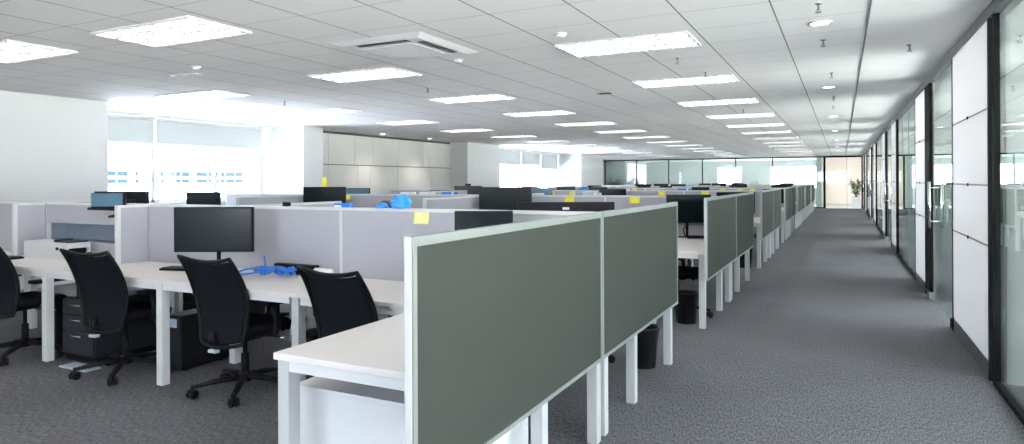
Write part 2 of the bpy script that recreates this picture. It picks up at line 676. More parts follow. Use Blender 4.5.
# rooms behind the corridor glass, with unseen outer windows added for side light
m = MB()
for y in (5.65, 14.5, 23.0, 31.5):
    m.box(1.02, 4.6, y - 0.05, y + 0.05, 0, ZC)
m.box(4.6, 4.8, 36.0, 43.2, 0.45, 2.58)
m.box(4.6, 4.8, -4.2, 43.2, 0, 0.45)
m.box(4.6, 4.8, -4.2, 43.2, 2.58, ZC)
struct('wall_right_far', m, 'room_wall')
for a, b in ((-4.2, 5.6), (5.7, 14.45), (14.55, 22.95), (23.05, 31.45), (31.55, 36.0)):
    wn += 1
    w = struct_empty('window_%d' % wn, (4.7, (a + b) / 2, 0.45))
    h = (b - a) / 2
    f = MB()
    k = max(2, int(round((b - a) / 1.6)))
    for q in range(k + 1):
        yy = -h + 0.03 + (2 * h - 0.06) * q / k
        f.box(-0.05, 0.05, yy - 0.03, yy + 0.03, 0, 2.13)
    f.box(-0.05, 0.05, -h, h, 0, 0.05)
    f.box(-0.05, 0.05, -h, h, 2.08, 2.13)
    obj('window_frame', f, 'white_paint', w)
    obj('pane', MB().box(-0.006, 0.006, -h, h, 0.05, 2.08), 'glass_window', w)

# corridor wall: bays along Y   (kind, y0, y1)
bays = [('glass', 2.10, 5.50), ('white', 5.70, 7.36), ('door', 7.44, 9.10), ('white', 9.66, 10.86), ('glass', 10.95, 14.40),
        ('white', 14.56, 15.90), ('door', 15.98, 17.60), ('white', 18.10, 19.40), ('glass', 19.48, 22.9), ('white', 23.0, 24.4),
        ('door', 24.5, 26.1), ('white', 26.6, 27.9), ('glass', 28.0, 31.4), ('white', 31.5, 32.9), ('door', 33.0, 34.6),
        ('white', 35.1, 36.7)]
dn = 0
HT = 2.56
TH = 0.05
tn = 1
for kind, a, b in bays:
    if kind == 'glass':
        wn += 1
        w = struct_empty('window_%d' % wn, (XW, (a + b) / 2, 0))
        h = (b - a) / 2
        obj('pane', MB().box(0.018, 0.030, -h, h, 0.04, HT), 'glass_wall', w)
        f = MB()
        f.box(0.0, TH, -h, h, 0.0, 0.04)
        f.box(0.0, TH, -h - 0.06, -h, 0.0, HT)
        f.box(0.0, TH, h, h + 0.06, 0.0, HT)
        obj('window_frame', f, 'black_metal', w)
        s = MB()
        for q in (-1 / 3, 1 / 3):
            s.box(0.014, 0.034, h * q - 0.004, h * q + 0.004, 0.04, HT)
        obj('glass_joint', s, 'alu', w)
    elif kind == 'white':
        w = struct_empty('wall_right', (XW, (a + b) / 2, 0)) if not bpy.data.objects.get('wall_right') else struct_empty('wall_right.001', (XW, (a + b) / 2, 0))
        h = (b - a) / 2
        f = MB()
        for z in (0.115, 0.942, 1.375, 1.925):
            f.box(0.002, 0.010, -h, h, z - 0.001, z + 0.011)
        obj('joint_strip', f, 'grey_metal', w)
        f = MB()
        for z in (0.947, 1.380, 1.930):
            f.box(-0.008, 0.0, -0.012, 0.012, z - 0.012, z + 0.012)
        obj('clip', f, 'black_metal', w)
        f = MB()
        for z0, z1 in ((0.127, 0.941), (0.954, 1.374), (1.387, 1.924), (1.937, HT)):
            f.box(0.0, 0.012, -h, h, z0, z1)
        obj('panel', f, 'white_panel', w)
        obj('kickboard', MB().box(0.002, 0.012, -h, h, 0.0, 0.113), 'grey_metal', w)
        f = MB()
        f.box(-0.004, TH, -h - 0.050, -h, 0, HT)
        f.box(-0.004, TH, h, h + 0.035, 0, HT)
        obj('edge_strip', f, 'black_metal', w)
    else:
        dn += 1
        w = struct_empty('door_%d' % dn, (XW, (a + b) / 2, 0))
        h = (b - a) / 2
        obj('glass_leaf', MB().box(0.014, 0.026, -h, h - 0.18, 0.01, HT), 'glass_wall', w)
        obj('side_glass', MB().box(0.014, 0.026, h - 0.17, h, 0.01, HT), 'glass_wall', w)
        obj('edge_profile', MB().box(0.008, 0.034, h - 0.185, h - 0.168, 0.0, HT), 'alu', w)
        f = MB()
        f.tube([(-0.05, h - 0.34, 0.88), (-0.05, h - 0.34, 1.40)], 0.016, 10)
        for z in (0.95, 1.33):
            f.tube([(-0.05, h - 0.34, z), (0.016, h - 0.34, z)], 0.009, 8)
        obj('door_handle', f, 'steel', w)
        obj('floor_hinge', MB().box(-0.002, 0.042, -h, -h + 0.12, 0.0, 0.09), 'black_metal', w)
        obj('door_post', MB().box(-0.01, 0.10, h + 0.02, h + 0.46, 0.10, HT), 'black_metal', w)
        obj('post_shoe', MB().box(-0.014, 0.10, h + 0.02, h + 0.30, 0.0, 0.10), 'steel', w)
tn += 1
struct('trim_%d' % tn, MB().box(XW - 0.012, XW + 0.10, -4.2, YG, HT, ZC), 'grey_metal')

# far glass wall
mx = [-12.9, -12.35, -10.478, -8.65, -6.796, -5.051, -3.214, -0.785]
for a, b in zip(mx[:-1], mx[1:]):
    wn += 1
    w = struct_empty('window_%d' % wn, ((a + b) / 2, YG, 0))
    h = (b - a) / 2
    obj('pane', MB().box(-h, h, -0.006, 0.006, 0.05, 2.58), 'glass_far', w)
    f = MB()
    f.box(-h, h, -0.03, 0.03, 0, 0.05)
    f.box(-h, h, -0.03, 0.03, 2.58, ZC)
    f.box(h - 0.045, h + 0.0, -0.03, 0.03, 0.05, 2.58)
    obj('window_frame', f, 'black_metal', w)
dn += 1
w = struct_empty('door_%d' % dn, (0.07, YG, 0))
obj('glass_leaf', MB().box(-0.80, 0.152, -0.006, 0.006, 0.02, 2.56), 'glass_window', w)
obj('glass_leaf', MB().box(0.164, 0.80, -0.006, 0.006, 0.02, 2.56), 'glass_window', w)
f = MB().box(-0.855, 0.86, -0.03, 0.03, 2.56, ZC)
f.box(0.80, 0.86, -0.03, 0.03, 0, 2.56)
f.box(-0.855, -0.80, -0.03, 0.03, 0, 2.56)
f.box(0.152, 0.164, -0.008, 0.008, 0.0, 2.56)
obj('door_frame', f, 'black_metal', w)

# space beyond the glass
m = MB().box(-0.95, 4.8, 41.0, 41.2, 0.12, ZC)
struct('wall_far', m, 'cream')
struct('baseboard_far', MB().box(-0.95, 4.8, 40.98, 41.0, 0.0, 0.12), 'wall_white')
m = MB().box(-13.0, -1.0, 43.0, 43.2, 0, 1.0)
m.box(-13.0, -1.0, 43.0, 43.2, 2.25, ZC)
for a, b in ((-13.0, -7.0), (-5.6, -3.9), (-1.2, -1.0)):
    m.box(a, b, 43.0, 43.2, 1.0, 2.25)
struct('wall_far.001', m, 'wall_white')
struct('wall_far.002', MB().box(-1.2, -0.95, 37.6, 43.0, 0, ZC), 'wall_white')
struct('wall_far.003', MB().box(-13.0, -11.7, 38.4, 38.6, 0, ZC), 'dark_wall')
wn += 1
w = struct_empty('window_%d' % wn, (-5.4, 43.1, 1.0))
obj('pane', MB().box(-1.6, 4.2, -0.006, 0.006, 0, 1.25), 'glass_window', w)
m = MB()
for x in (-0.9, 2.9, 3.6):
    m.box(x - 0.025, x + 0.025, -0.03, 0.03, 0, 1.25)
obj('window_frame', m, 'white_paint', w)

# building across the street
bt = thing('office_building', 'white office building with bands of blue windows outside the left window', 'building', (-64, 50, -14))
m = MB().box(-4, 3.9, -40, 70, 0, 17.6)
m.box(-4.2, 4.4, -40.2, 70.2, 17.3, 17.7)
obj('wall', m, 'building', bt)
for z0, z1 in ((15.40, 15.82), (16.06, 16.56)):
    y = -14.4
    k = 0
    while y < 2.6:
        wdt = [0.95, 1.15, 0.95, 1.3, 0.9][k % 5]
        obj('window', MB().box(3.80, 3.96, y, y + wdt, z0, z1), 'building_window', bt)
        y += wdt + [0.16, 0.14, 0.75, 0.16, 0.18][k % 5]
        k += 1

# ------------------------------------------------------------------ ceiling fittings


def make_light(label):
    t = thing('ceiling_light', label, 'ceiling light', (0, 0, ZC), 0, 'louvre lights in the tiled ceiling')
    a, b = 0.585, 0.292
    f = MB()
    z0, z1 = -0.020, 0.0
    f.box(-a, a, -b, -b + 0.018, z0, z1)
    f.box(-a, a, b - 0.018, b, z0, z1)
    f.box(-a, -a + 0.018, -b + 0.018, b - 0.018, z0, z1)
    f.box(a - 0.018, a, -b + 0.018, b - 0.018, z0, z1)
    obj('frame', f, 'white_paint', t)
    obj('reflector', MB().box(-a + 0.018, a - 0.018, -b + 0.018, b - 0.018, -0.003, -0.001), 'reflector', t)
    d = MB()
    for y in (-0.185, 0.0, 0.185):
        d.box(-a + 0.03, a - 0.03, y - 0.034, y + 0.034, -0.012, -0.0035)
    obj('lamp_tubes', d, 'lamp', t)
    l = MB()
    for y in (-0.092, 0.092):
        l.box(-a + 0.018, a - 0.018, y - 0.008, y + 0.008, -0.020, -0.004)
    for i in range(1, 13):
        x = -a + 2 * a * i / 13
        for y in (-0.185, 0.0, 0.185):
            l.box(x - 0.007, x + 0.007, y - 0.082, y + 0.082, -0.020, -0.0125)
    obj('louvre', l, 'louvre', t)
    return t


light0 = None
cols = [(-1.70, 5.70, 13, 'right-hand', -1), (-4.83, 3.50, 14, 'middle', -2), (-7.92, 6.20, 12, 'left-hand', -2)]
for cx, cy, n, nm, k0 in cols:
    k1 = 0
    for k in range(k0, n):
        y = cy + 2.40 * k
        if nm == 'left-hand' and k == -1:
            cxx, y = -6.88, 3.33
        else:
            cxx = cx
        if y > 35.9:
            continue
        seen = not (nm == 'right-hand' and k < 0 or nm == 'middle' and k < 0 or nm == 'left-hand' and k < -1)
        if seen:
            k1 += 1
            lab = 'white louvred ceiling light, %s from the camera in the %s row of lights' % (
                'nearest' if k1 == 1 else ORD[k1 - 1], nm)
        else:
            lab = 'white louvred ceiling light overhead, out of the photo, %s row, %s back' % (nm, ORD[-k - 1])
        if light0 is None:
            light0 = make_light(lab)
            light0.location = (cxx, y, ZC)
        else:
            dup(light0, (cxx, y, ZC), 0, lab)

for k, (x, y) in enumerate([(2.7, 0.2), (2.7, 3.6), (2.7, 7.8), (2.7, 11.6), (2.7, 16.8), (2.7, 20.6), (2.7, 25.2), (2.7, 29.2)]):  # extra louvre lights added to brighten the glazed rooms
    dup(light0, (x, y, ZC), pi / 2, 'added louvred light brightening the rooms behind the corridor glass, %s from the camera' % ORD[k], 'added louvre lights in the glazed rooms')

# cassette air conditioner
ac = thing('air_conditioner', 'white square cassette air conditioner set in the ceiling tiles', 'air conditioner', (-3.53, 4.90, ZC), 0)
m = MB()
m.add([(sx * 0.49, sy * 0.49, 0) for sy in (-1, 1) for sx in (-1, 1)] + [(sx * 0.40, sy * 0.40, -0.026) for sy in (-1, 1) for sx in (-1, 1)],
      [(0, 1, 3, 2), (4, 6, 7, 5), (0, 4, 5, 1), (1, 5, 7, 3), (3, 7, 6, 2), (2, 6, 4, 0)])
obj('panel', m, 'ac_white', ac)
g = MB().box(-0.25, 0.25, -0.25, 0.25, -0.030, -0.024)
for i in range(18):
    x = -0.26 + i * 0.0306
    g.box(x * 0.92 - 0.009, x * 0.92 + 0.009, -0.245, 0.245, -0.0315, -0.029)
obj('intake_grille', g, 'grille', ac)
for q in range(4):
    R = Matrix.Rotation(q * pi / 2, 4, 'Z')
    if q < 2:                                   # the two flaps that stand open
        so = obj('air_slot', MB().box(-0.27, 0.27, -0.375, -0.305, -0.0285, -0.022, mat=R), 'black_plastic', ac)
        obj('vane', MB().box(-0.26, 0.26, -0.346, -0.338, -0.034, -0.027, mat=R), 'grey_metal', so)
    else:
        obj('closed_vane', MB().box(-0.27, 0.27, -0.370, -0.310, -0.028, -0.024, mat=R), 'ac_white', ac)


def vent(x, y, label):
    t = thing('air_vent', label, 'vent', (x, y, ZC), 0)
    obj('frame', MB().box(-0.11, 0.11, -0.09, 0.09, -0.008, 0), 'white_paint', t)
    s = MB()
    for i in range(3):
        s.box(-0.09, 0.09, -0.065 + i * 0.048, -0.035 + i * 0.048, -0.010, -0.007)
    obj('slots', s, 'black_plastic', t)


vent(-2.925, 8.70, 'small dark slotted vent among the middle ceiling tiles')
t = thing('air_vent', 'thin dark slot vent near the left end of the ceiling', 'vent', (-6.58, 4.95, ZC), 0)
obj('frame', MB().box(-0.20, 0.20, -0.05, 0.05, -0.008, 0), 'white_paint', t)
obj('slots', MB().box(-0.17, 0.17, -0.022, 0.022, -0.010, -0.007), 'black_plastic', t)


def make_downlight(label, group):
    t = thing('downlight', label, 'downlight', (0, 0, ZC), 0, group)
    obj('trim_ring', MB().lathe([(0.085, 0.0), (0.085, -0.008), (0.072, -0.012), (0.066, -0.006), (0.066, 0.0)], 28), 'white_paint', t)
    obj('lens', MB().lathe([(0.064, -0.002), (0.064, -0.008), (0.04, -0.010)], 28), 'downlight', t)
    return t


dl = None
for k, y in enumerate([1.4, 5.61, 9.50, 13.9, 18.0, 22.2, 26.4, 30.6, 34.8]):
    lab = 'round white downlight over the corridor, %s from the camera' % ('nearest' if k == 1 else ORD[k - 1]) if k else 'round white downlight over the corridor, above the camera'
    if dl is None:
        dl = make_downlight(lab, 'downlights along the corridor')
        dl.location = (-0.145, y, ZC)
    else:
        dup(dl, (-0.145, y, ZC), 0, lab)
for k, y in enumerate((13.35, 15.45)):
    d = dup(dl, (-10.35, y, ZC), 0, 'round downlight washing the beige panelled wall, %s one' % ('nearer' if k == 0 else 'farther'), 'wall washing downlights')
    sp = bpy.data.lights.new('bulb', 'SPOT')
    sp.energy = 38
    sp.spot_size = radians(96)
    sp.spot_blend = 0.7
    sp.shadow_soft_size = 0.05
    sp.color = (1.0, 0.95, 0.88)
    so = bpy.data.objects.new('bulb', sp)
    COL.objects.link(so)
    so.parent = d
    so.location = (0, 0, -0.03)
for k, (x, y) in enumerate([(0.1, 38.3), (0.1, 40.0), (2.4, 39.0), (-3, 39.5), (-7, 39.5)]):  # unseen lamps added to light the space behind the far glass
    d = dup(dl, (x, y, ZC), 0, 'added round downlight brightening the space beyond the far glass, %s' % [
        'just past the corridor doors', 'close to the cream wall', 'hidden right of the corridor end', 'right of the middle', 'towards the left'][k], 'added downlights beyond the glass')
    sp = bpy.data.lights.new('bulb', 'SPOT')
    sp.energy = 55 if k < 3 else 450
    sp.spot_size = radians(140)
    sp.spot_blend = 0.8
    sp.shadow_soft_size = 0.07
    sp.color = (1.0, 0.93, 0.84)
    so = bpy.data.objects.new('bulb', sp)
    COL.objects.link(so)
    so.parent = d
    so.location = (0, 0, -0.03)


def make_sprinkler(label):
    t = thing('sprinkler', label, 'sprinkler', (0, 0, ZC), 0, 'sprinkler heads in the ceiling')
    obj('escutcheon', MB().lathe([(0.032, 0), (0.032, -0.004), (0.016, -0.012), (0.012, -0.012)], 16), 'chrome', t)
    h = MB().lathe([(0.008, -0.008), (0.008, -0.05), (0.014, -0.056), (0.006, -0.062)], 10)
    h.lathe([(0.026, -0.075), (0.026, -0.078)], 12)
    h.tube([(0.015, 0, -0.05), (0.018, 0, -0.066), (0.006, 0, -0.076)], 0.003, 6)
    h.tube([(-0.015, 0, -0.05), (-0.018, 0, -0.066), (-0.006, 0, -0.076)], 0.003, 6)
    obj('head', h, 'grey_metal', t)
    return t


sk = make_sprinkler('small metal sprinkler head just before the nearest corridor downlight')
sk.location = (-0.14, 5.0, ZC)
sk.scale = (0.8, 0.8, 0.8)
for x, y, lab in [(-0.14, 6.30, 'small metal sprinkler head just past the nearest corridor downlight'),
                  (-0.10, 8.30, 'sprinkler head over the corridor midway between the first two downlights'),
                  (-0.10, 10.6, 'sprinkler head over the corridor just past the second downlight'),
                  (-0.12, 11.9, 'sprinkler head over the corridor well before the third downlight'),
                  (-1.45, 6.55, 'sprinkler head in the tiles right after the nearest right-hand light'),
                  (-1.36, 7.55, 'sprinkler head in the tiles just before the second right-hand light'),
                  (-4.78, 7.1, 'sprinkler head between the second and third middle lights'),
                  (-7.5, 7.3, 'sprinkler head near the left window'),
                  (0.55, 6.9, 'sprinkler on the plain white ceiling beside the glass corridor wall'),
                  (-1.5, 11.8, 'sprinkler head in the tiles beyond the third right-hand light')]:
    dup(sk, (x, y, ZC), 0, lab)


def detector(x, y, label):
    t = thing('smoke_detector', label, 'smoke detector', (x, y, ZC), 0)
    obj('base', MB().lathe([(0.055, 0), (0.055, -0.010), (0.045, -0.012)], 20), 'white_paint', t)
    obj('sensor', MB().lathe([(0.040, -0.010), (0.040, -0.022), (0.028, -0.030), (0.01, -0.032)], 20), 'ac_white', t)


detector(-6.05, 4.66, 'white round smoke detector in the tiles left of the air conditioner')
detector(-2.07, 5.02, 'white round smoke detector beside the nearest right-hand light')
detector(-3.42, 5.62, 'small white detector just right of the air conditioner')

# ------------------------------------------------------------------ furniture protos
XP0, XP1 = -1.166, -1.1395       # end panels stand here
PZ0, PZ1 = 0.4681, 1.2575


def end_panel(y0, y1, label, first=False):
    """Green-grey fabric screen in an aluminium frame, standing along Y."""
    t = thing('end_panel', label, 'partition panel', ((XP0 + XP1) / 2, y0, 0), 0, 'green grey end panels along the corridor')
    h = (XP1 - XP0) / 2
    L = y1 - y0
    f = MB()
    f.box(-h, h, 0, 0.020, PZ0, PZ1)
    f.box(-h, h, L - 0.020, L - 0.002, PZ0, PZ1)
    f.box(-h, h, 0.020, L - 0.020, PZ0, PZ0 + 0.018)
    f.box(-h, h, 0.020, L - 0.020, PZ1 - 0.030, PZ1)
    obj('frame', f, 'alu', t)
    f = MB()
    f.box(-h - 0.004, h - 0.006, -0.006, 0.0, PZ0, PZ1, 0.002)
    obj('end_cap', f, 'dimmed_white_paint', t)
    obj('fabric', MB().box(-h + 0.005, h - 0.005, 0.020, L - 0.020, PZ0 + 0.018, PZ1 - 0.030), 'fabric_green', t)
    return t


def screen(x0, x1, y, z0, z1, label, group, slot=False, thick=0.05):
    """Lilac-grey partition along X with a white cap."""
    xc = (x0 + x1) / 2
    w = (x1 - x0) / 2 - 0.001
    t = thing('partition_screen', label, 'partition screen', (xc, y, 0), 0, group)
    p = MB()
    h = thick / 2 - 0.006
    e = 0.012
    if slot:
        p.box(-w + e, w - e, -h, h, z0, 0.872)
        p.box(-w + e, w - e, -h, h, 1.040, z1 - 0.022)
        obj('panel', p, 'fabric_lilac', t)
        s = MB()
        s.box(-w + e, w - e, h - 0.004, h + 0.15, 0.866, 0.874)
        s.box(-w + e, w - e, h - 0.004, h + 0.15, 1.038, 1.046)
        s.box(-w + e, w - e, h + 0.15, h + 0.158, 0.866, 1.046)
        s.box(-w + e, -w + e + 0.008, h - 0.004, h + 0.15, 0.874, 1.038)
        s.box(w - e - 0.008, w - e, h - 0.004, h + 0.15, 0.874, 1.038)
        obj('shelf_box', s, 'slot_grey', t)
    else:
        p.box(-w + e, w - e, -h, h, z0, z1 - 0.022)
        obj('panel', p, 'fabric_lilac', t)
    c = MB()
    c.box(-w, w, -thick / 2, thick / 2, z1 - 0.022, z1, 0.003)
    c.box(-w, -w + e, -thick / 2 + 0.004, thick / 2 - 0.004, z0, z1 - 0.022)
    c.box(w - e, w, -thick / 2 + 0.004, thick / 2 - 0.004, z0, z1 - 0.022)
    obj('frame', c, 'white_paint', t)
    return t


def divider(x, y0, y1, z0, z1, label, group):
    """Short partition along Y with a white post at its free end (y0 side of the camera)."""
    t = thing('desk_divider', label, 'desk divider', (x, y0, 0), 0, group)
    L = y1 - y0
    obj('panel', MB().box(-0.014, 0.014, 0.03, L - 0.002, z0, z1 - 0.02), 'fabric_lilac', t)
    c = MB()
    c.box(-0.02, 0.02, 0.03, L - 0.002, z1 - 0.02, z1)
    c.box(-0.02, 0.02, 0.0, 0.03, z0, z1, 0.003)
    obj('frame', c, 'white_paint', t)
    return t


LEG = 0.07


def leg(t, x0, y0, w=LEG, d=LEG, z=0.68):
    obj('leg', MB().box(x0, x0 + w, y0, y0 + d, 0, z, 0.004), 'white_paint', t)


def desk(x0, x1, yf, yb, label, group, legs_right=False, front=-1):
    """Straight desk; front=-1: its front edge faces the camera (yf<yb)."""
    t = thing('desk', label, 'desk', ((x0 + x1) / 2, (yf + yb) / 2, 0), 0, group)
    w, d = (x1 - x0) / 2 - 0.0015, (yb - yf) / 2
    obj('desktop', MB().box(-w, w, -d, d, 0.712, 0.74, 0.004), 'laminate', t)
    obj('apron', MB().box(-w + 0.02, w - 0.05, -d + 0.006, -d + 0.040, 0.672, 0.712), 'white_paint', t)
    obj('apron', MB().box(-w + 0.02, w - 0.05, d - 0.050, d - 0.018, 0.672, 0.712), 'white_paint', t)
    leg(t, -w - 0.046, -d + 0.001, 0.064, 0.060, 0.712)
    leg(t, -w - 0.046, d - 0.075, 0.064, 0.060, 0.712)
    return t


def corner_desk(xl, yF, yB, yR, label, group, retw=0.87, legs=None):
    """L-shaped desk against the end panel.  Main top between yF and yB, return between yR and yF.
    Far-side desks are the same shape mirrored (yF > yB means the spine is nearer than the front)."""
    xr = XP0 - 0.004
    s = 1 if yF < yB else -1
    t = thing('corner_desk', label, 'desk', (xr, min(yR, yB), 0), 0, group)
    oy = min(yR, yB)
    ox = xr

    def B(mb, x0, x1, y0, y1, z0, z1, b=0.0):
        mb.box(x0 - ox, x1 - ox, min(y0, y1) - oy, max(y0, y1) - oy, z0, z1, b)

    m1 = MB()
    B(m1, xl + 0.0015, xr, yF, yB, 0.712, 0.74, 0.004)
    obj('desktop', m1, 'laminate', t)
    m2 = MB()
    B(m2, xr - retw, xr, yR, yF - s * 0.0015, 0.712, 0.74, 0.004)
    obj('return_top', m2, 'laminate', t)
    for q in ((xl + 0.04, xr - 0.08, yF + s * 0.006, yF + s * 0.04), (xl + 0.04, xr - 0.08, yB - s * 0.05, yB - s * 0.018),
              (xr - retw + 0.07, xr - 0.07, yR + s * 0.016, yR + s * 0.05), (xr - retw + 0.016, xr - retw + 0.05, yR + s * 0.07, yF),
              (xr - 0.05, xr - 0.016, yR + s * 0.09, yF - s * 0.10)):
        a = MB()
        B(a, *q, 0.668, 0.712)
        obj('apron', a, 'white_paint', t)
    xs = xr - 0.066
    ll = legs if legs else [(xs, yR + s * 0.012), (xs, yF - s * 0.09), (xs, yB - s * 0.075)]
    ll = list(ll) + [(xr - retw + 0.012, yR + s * 0.012), (xl - 0.04, yF + s * 0.012), (xl - 0.04, yB - s * 0.08)]
    for (x, y) in ll:
        lm = MB()
        B(lm, x, x + 0.058, y, y + s * 0.064, 0, 0.712, 0.004)
        obj('leg', lm, 'dimmed_white_paint', t)
    return t


# ---- chair
def make_chair(label):
    t = thing('office_chair', label, 'chair', (0, 0, 0), 0, 'black mesh office chairs')
    b = MB()
    b.lathe([(0.045, 0.075), (0.050, 0.085), (0.045, 0.125), (0.030, 0.14)], 16)
    for k in range(5):
        a = 2 * pi * k / 5 + 0.31
        d = Vector((cos(a), sin(a), 0))
        b.tube([d * 0.03 + Vector((0, 0, 0.105)), d * 0.18 + Vector((0, 0, 0.095)), d * 0.335 + Vector((0, 0, 0.072))],
               [0.030, 0.025, 0.018], 8, flat=0.75)
    obj('star_base', b, 'black_plastic', t)
    for k in range(5):
        a = 2 * pi * k / 5 + 0.31
        d = Vector((cos(a), sin(a), 0))
        n = Vector((-sin(a + 0.6), cos(a + 0.6), 0))
        w = MB()
        c = d * 0.325 + Vector((0, 0, 0.030))
        for s in (-1, 1):
            w.tube([c + n * s * 0.006, c + n * s * 0.010, c + n * s * 0.026, c + n * s * 0.029], [0.022, 0.030, 0.030, 0.022], 14)
        w.tube([c + Vector((0, 0, 0.0)), c + Vector((0, 0, 0.058))], 0.009, 8)
        obj('caster', w, 'black_plastic', t)
    obj('gas_lift', MB().lathe([(0.026, 0.12), (0.026, 0.26), (0.015, 0.262), (0.015, 0.40)], 14), 'black_plastic', t)
    m = MB().box(-0.09, 0.09, -0.13, 0.10, 0.385, 0.425, 0.008)
    m.tube([(0.08, 0.02, 0.40), (0.26, 0.04, 0.385)], 0.007, 8)
    m.tube([(0, -0.10, 0.405), (0, -0.22, 0.375), (0, -0.265, 0.40), (0, -0.268, 0.46)], [0.030, 0.030, 0.028, 0.022], 10, flat=0.7)
    obj('tilt_mechanism', m, 'black_plastic', t)
    obj('tilt_lever', MB().tube([(0.25, 0.04, 0.386), (0.31, 0.045, 0.382)], 0.011, 8), 'chrome', t)

    def seat(u, v):
        x, y = 2 * u - 1, 2 * v - 1
        q = math.sqrt(max(0, 1 - 0.30 * y * y)) * 0.245 * x
        p = math.sqrt(max(0, 1 - 0.30 * x * x)) * 0.245 * y
        e = max(abs(x), abs(y))
        z = 0.495 - 0.030 * e ** 6 - 0.018 * max(0, y - 0.5) ** 2 * 4 + 0.010 * x * x
        return (q, p + 0.02, z)
    obj('seat', MB().sheet(seat, 14, 14, 0.065), 'black_fabric', t)
    for s in (-1, 1):
        p = MB()
        p.tube([(s * 0.15, 0.0, 0.415), (s * 0.275, 0.0, 0.425), (s * 0.300, -0.005, 0.47), (s * 0.300, -0.02, 0.62)],
               [0.020, 0.022, 0.024, 0.022], 10, flat=1.4)
        ap = obj('armrest', p, 'black_plastic', t)
        obj('arm_pad', MB().box(s * 0.300 - 0.045, s * 0.300 + 0.045, -0.13, 0.13, 0.620, 0.650, 0.012), 'black_fabric', ap)

    def back(u, v):
        x = 2 * u - 1
        w = 0.185 + 0.060 * sin(min(1, v * 1.10) * pi * 0.62) - 0.012 * max(0, v - 0.5) * 2
        z = 0.355 + 0.560 * v + 0.030 * x * x * v ** 3 + 0.022 * (1 - v) ** 4 * x * x
        y = -0.245 - 0.075 * v + 0.058 * sin(pi * v) + 0.050 * x * x * (0.4 + 0.6 * (1 - v)) - 0.030 * (abs(x) ** 3) * v ** 6
        return (w * x, y, z)
    obj('backrest_mesh', MB().sheet(lambda u, v: back(0.03 + 0.94 * u, 0.03 + 0.94 * v), 16, 22, 0.006), 'weave', t)
    ring = []
    N = 12
    for i in range(N):
        ring.append(back(i / N, 0))
    for i in range(2 * N):
        ring.append(back(1, i / (2 * N)))
    for i in range(N):
        ring.append(back(1 - i / N, 1))
    for i in range(2 * N):
        ring.append(back(0, 1 - i / (2 * N)))
    obj('backrest_frame', MB().tube(ring, 0.013, 8, closed=True, up=(0, 1, 0)), 'black_plastic', t)
    obj('lower_back_panel', MB().sheet(lambda u, v: (back(0.06 + 0.88 * u, 0.03 + 0.40 * v)[0], back(0.06 + 0.88 * u, 0.03 + 0.40 * v)[1] + 0.012,
                                                      back(0.06 + 0.88 * u, 0.03 + 0.40 * v)[2]), 12, 10, 0.008), 'black_plastic', t)
    obj('back_bracket', MB().box(-0.035, 0.035, -0.272, -0.235, 0.322, 0.343, 0.004), 'silver_plastic', t)
    return t


chair0 = make_chair('black mesh office chair second from the left, in front of the dark pedestal')
chair0.location = (-4.80, 3.10, 0)
chair0.rotation_euler.z = 0.10
GCH = 'black mesh office chairs'
for x, y, r, lab in [
        (-6.06, 3.05, 0.06, 'black mesh office chair cut by the left edge of the photo'),
        (-3.64, 3.18, 0.02, 'black mesh office chair in front of the dark monitor that shows its screen'),
        (-2.47, 3.06, -0.10, 'black mesh office chair half hidden behind the near white return desk'),
        (-1.95, 4.95, pi + 0.3, 'black chair behind the nearest green end panels, only its star base shows'),
        (-5.1, 4.75, pi, 'black chair across the first desk row, glimpsed between the legs, farther left'),
        (-3.6, 4.75, pi + 0.2, 'black chair across the first desk row, glimpsed between the legs, farther right'),
        (-1.56, 7.02, -pi / 2, 'black chair under the corner desk of the second row, near side'),
        (-2.0, 9.75, pi - 0.2, 'black chair under the corner desk of the second row, far side'),
        (-1.9, 12.1, 0.1, 'black chair under the corner desk of the third row, near side'),
        (-1.95, 16.9, 0.0, 'black chair under the corner desk of the fourth row, near side'),
        (-1.95, 21.7, 0.1, 'black chair under the corner desk of the fifth row, near side')]:
    dup(chair0, (x, y, 0), r, lab, GCH)


# ---- monitors
def monitor(x, y, ztop, w, h, rot, label, mat='screen', front=True, logo=False, desk_z=0.74, group='monitors on the desks'):
    t = thing('monitor', label, 'monitor', (x, y, desk_z), rot + (0 if front else pi), group)
    z1 = ztop - desk_z
    z0 = z1 - h
    p = MB().box(-w / 2, w / 2, -0.018, 0.022, z0, z1, 0.005)
    p.box(-w * 0.28, w * 0.28, 0.022, 0.045, z0 + h * 0.2, z1 - h * 0.25, 0.006)
    obj('housing', p, 'black_plastic', t)
    obj('display', MB().box(-w / 2 + 0.010, w / 2 - 0.010, -0.0205, -0.017, z0 + 0.024, z1 - 0.010), mat, t)
    k = MB()
    zz = max(z0 + h * 0.35, 0.06)
    k.tube([(0, 0.075, 0.01), (0, 0.075, max(0.05, zz - 0.08)), (0, 0.055, zz + 0.02), (0, 0.04, zz + 0.03)], [0.024, 0.020, 0.020, 0.018], 10, flat=0.6)
    obj('neck', k, 'black_plastic', t)
    obj('foot', MB().box(-0.12, 0.12, -0.05, 0.13, 0.0, 0.014, 0.005), 'black_plastic', t)
    if logo:
        obj('badge', MB().box(-0.022, 0.022, 0.022, 0.0235, z1 - 0.050, z1 - 0.034, 0.0), 'grille', t)
    return t


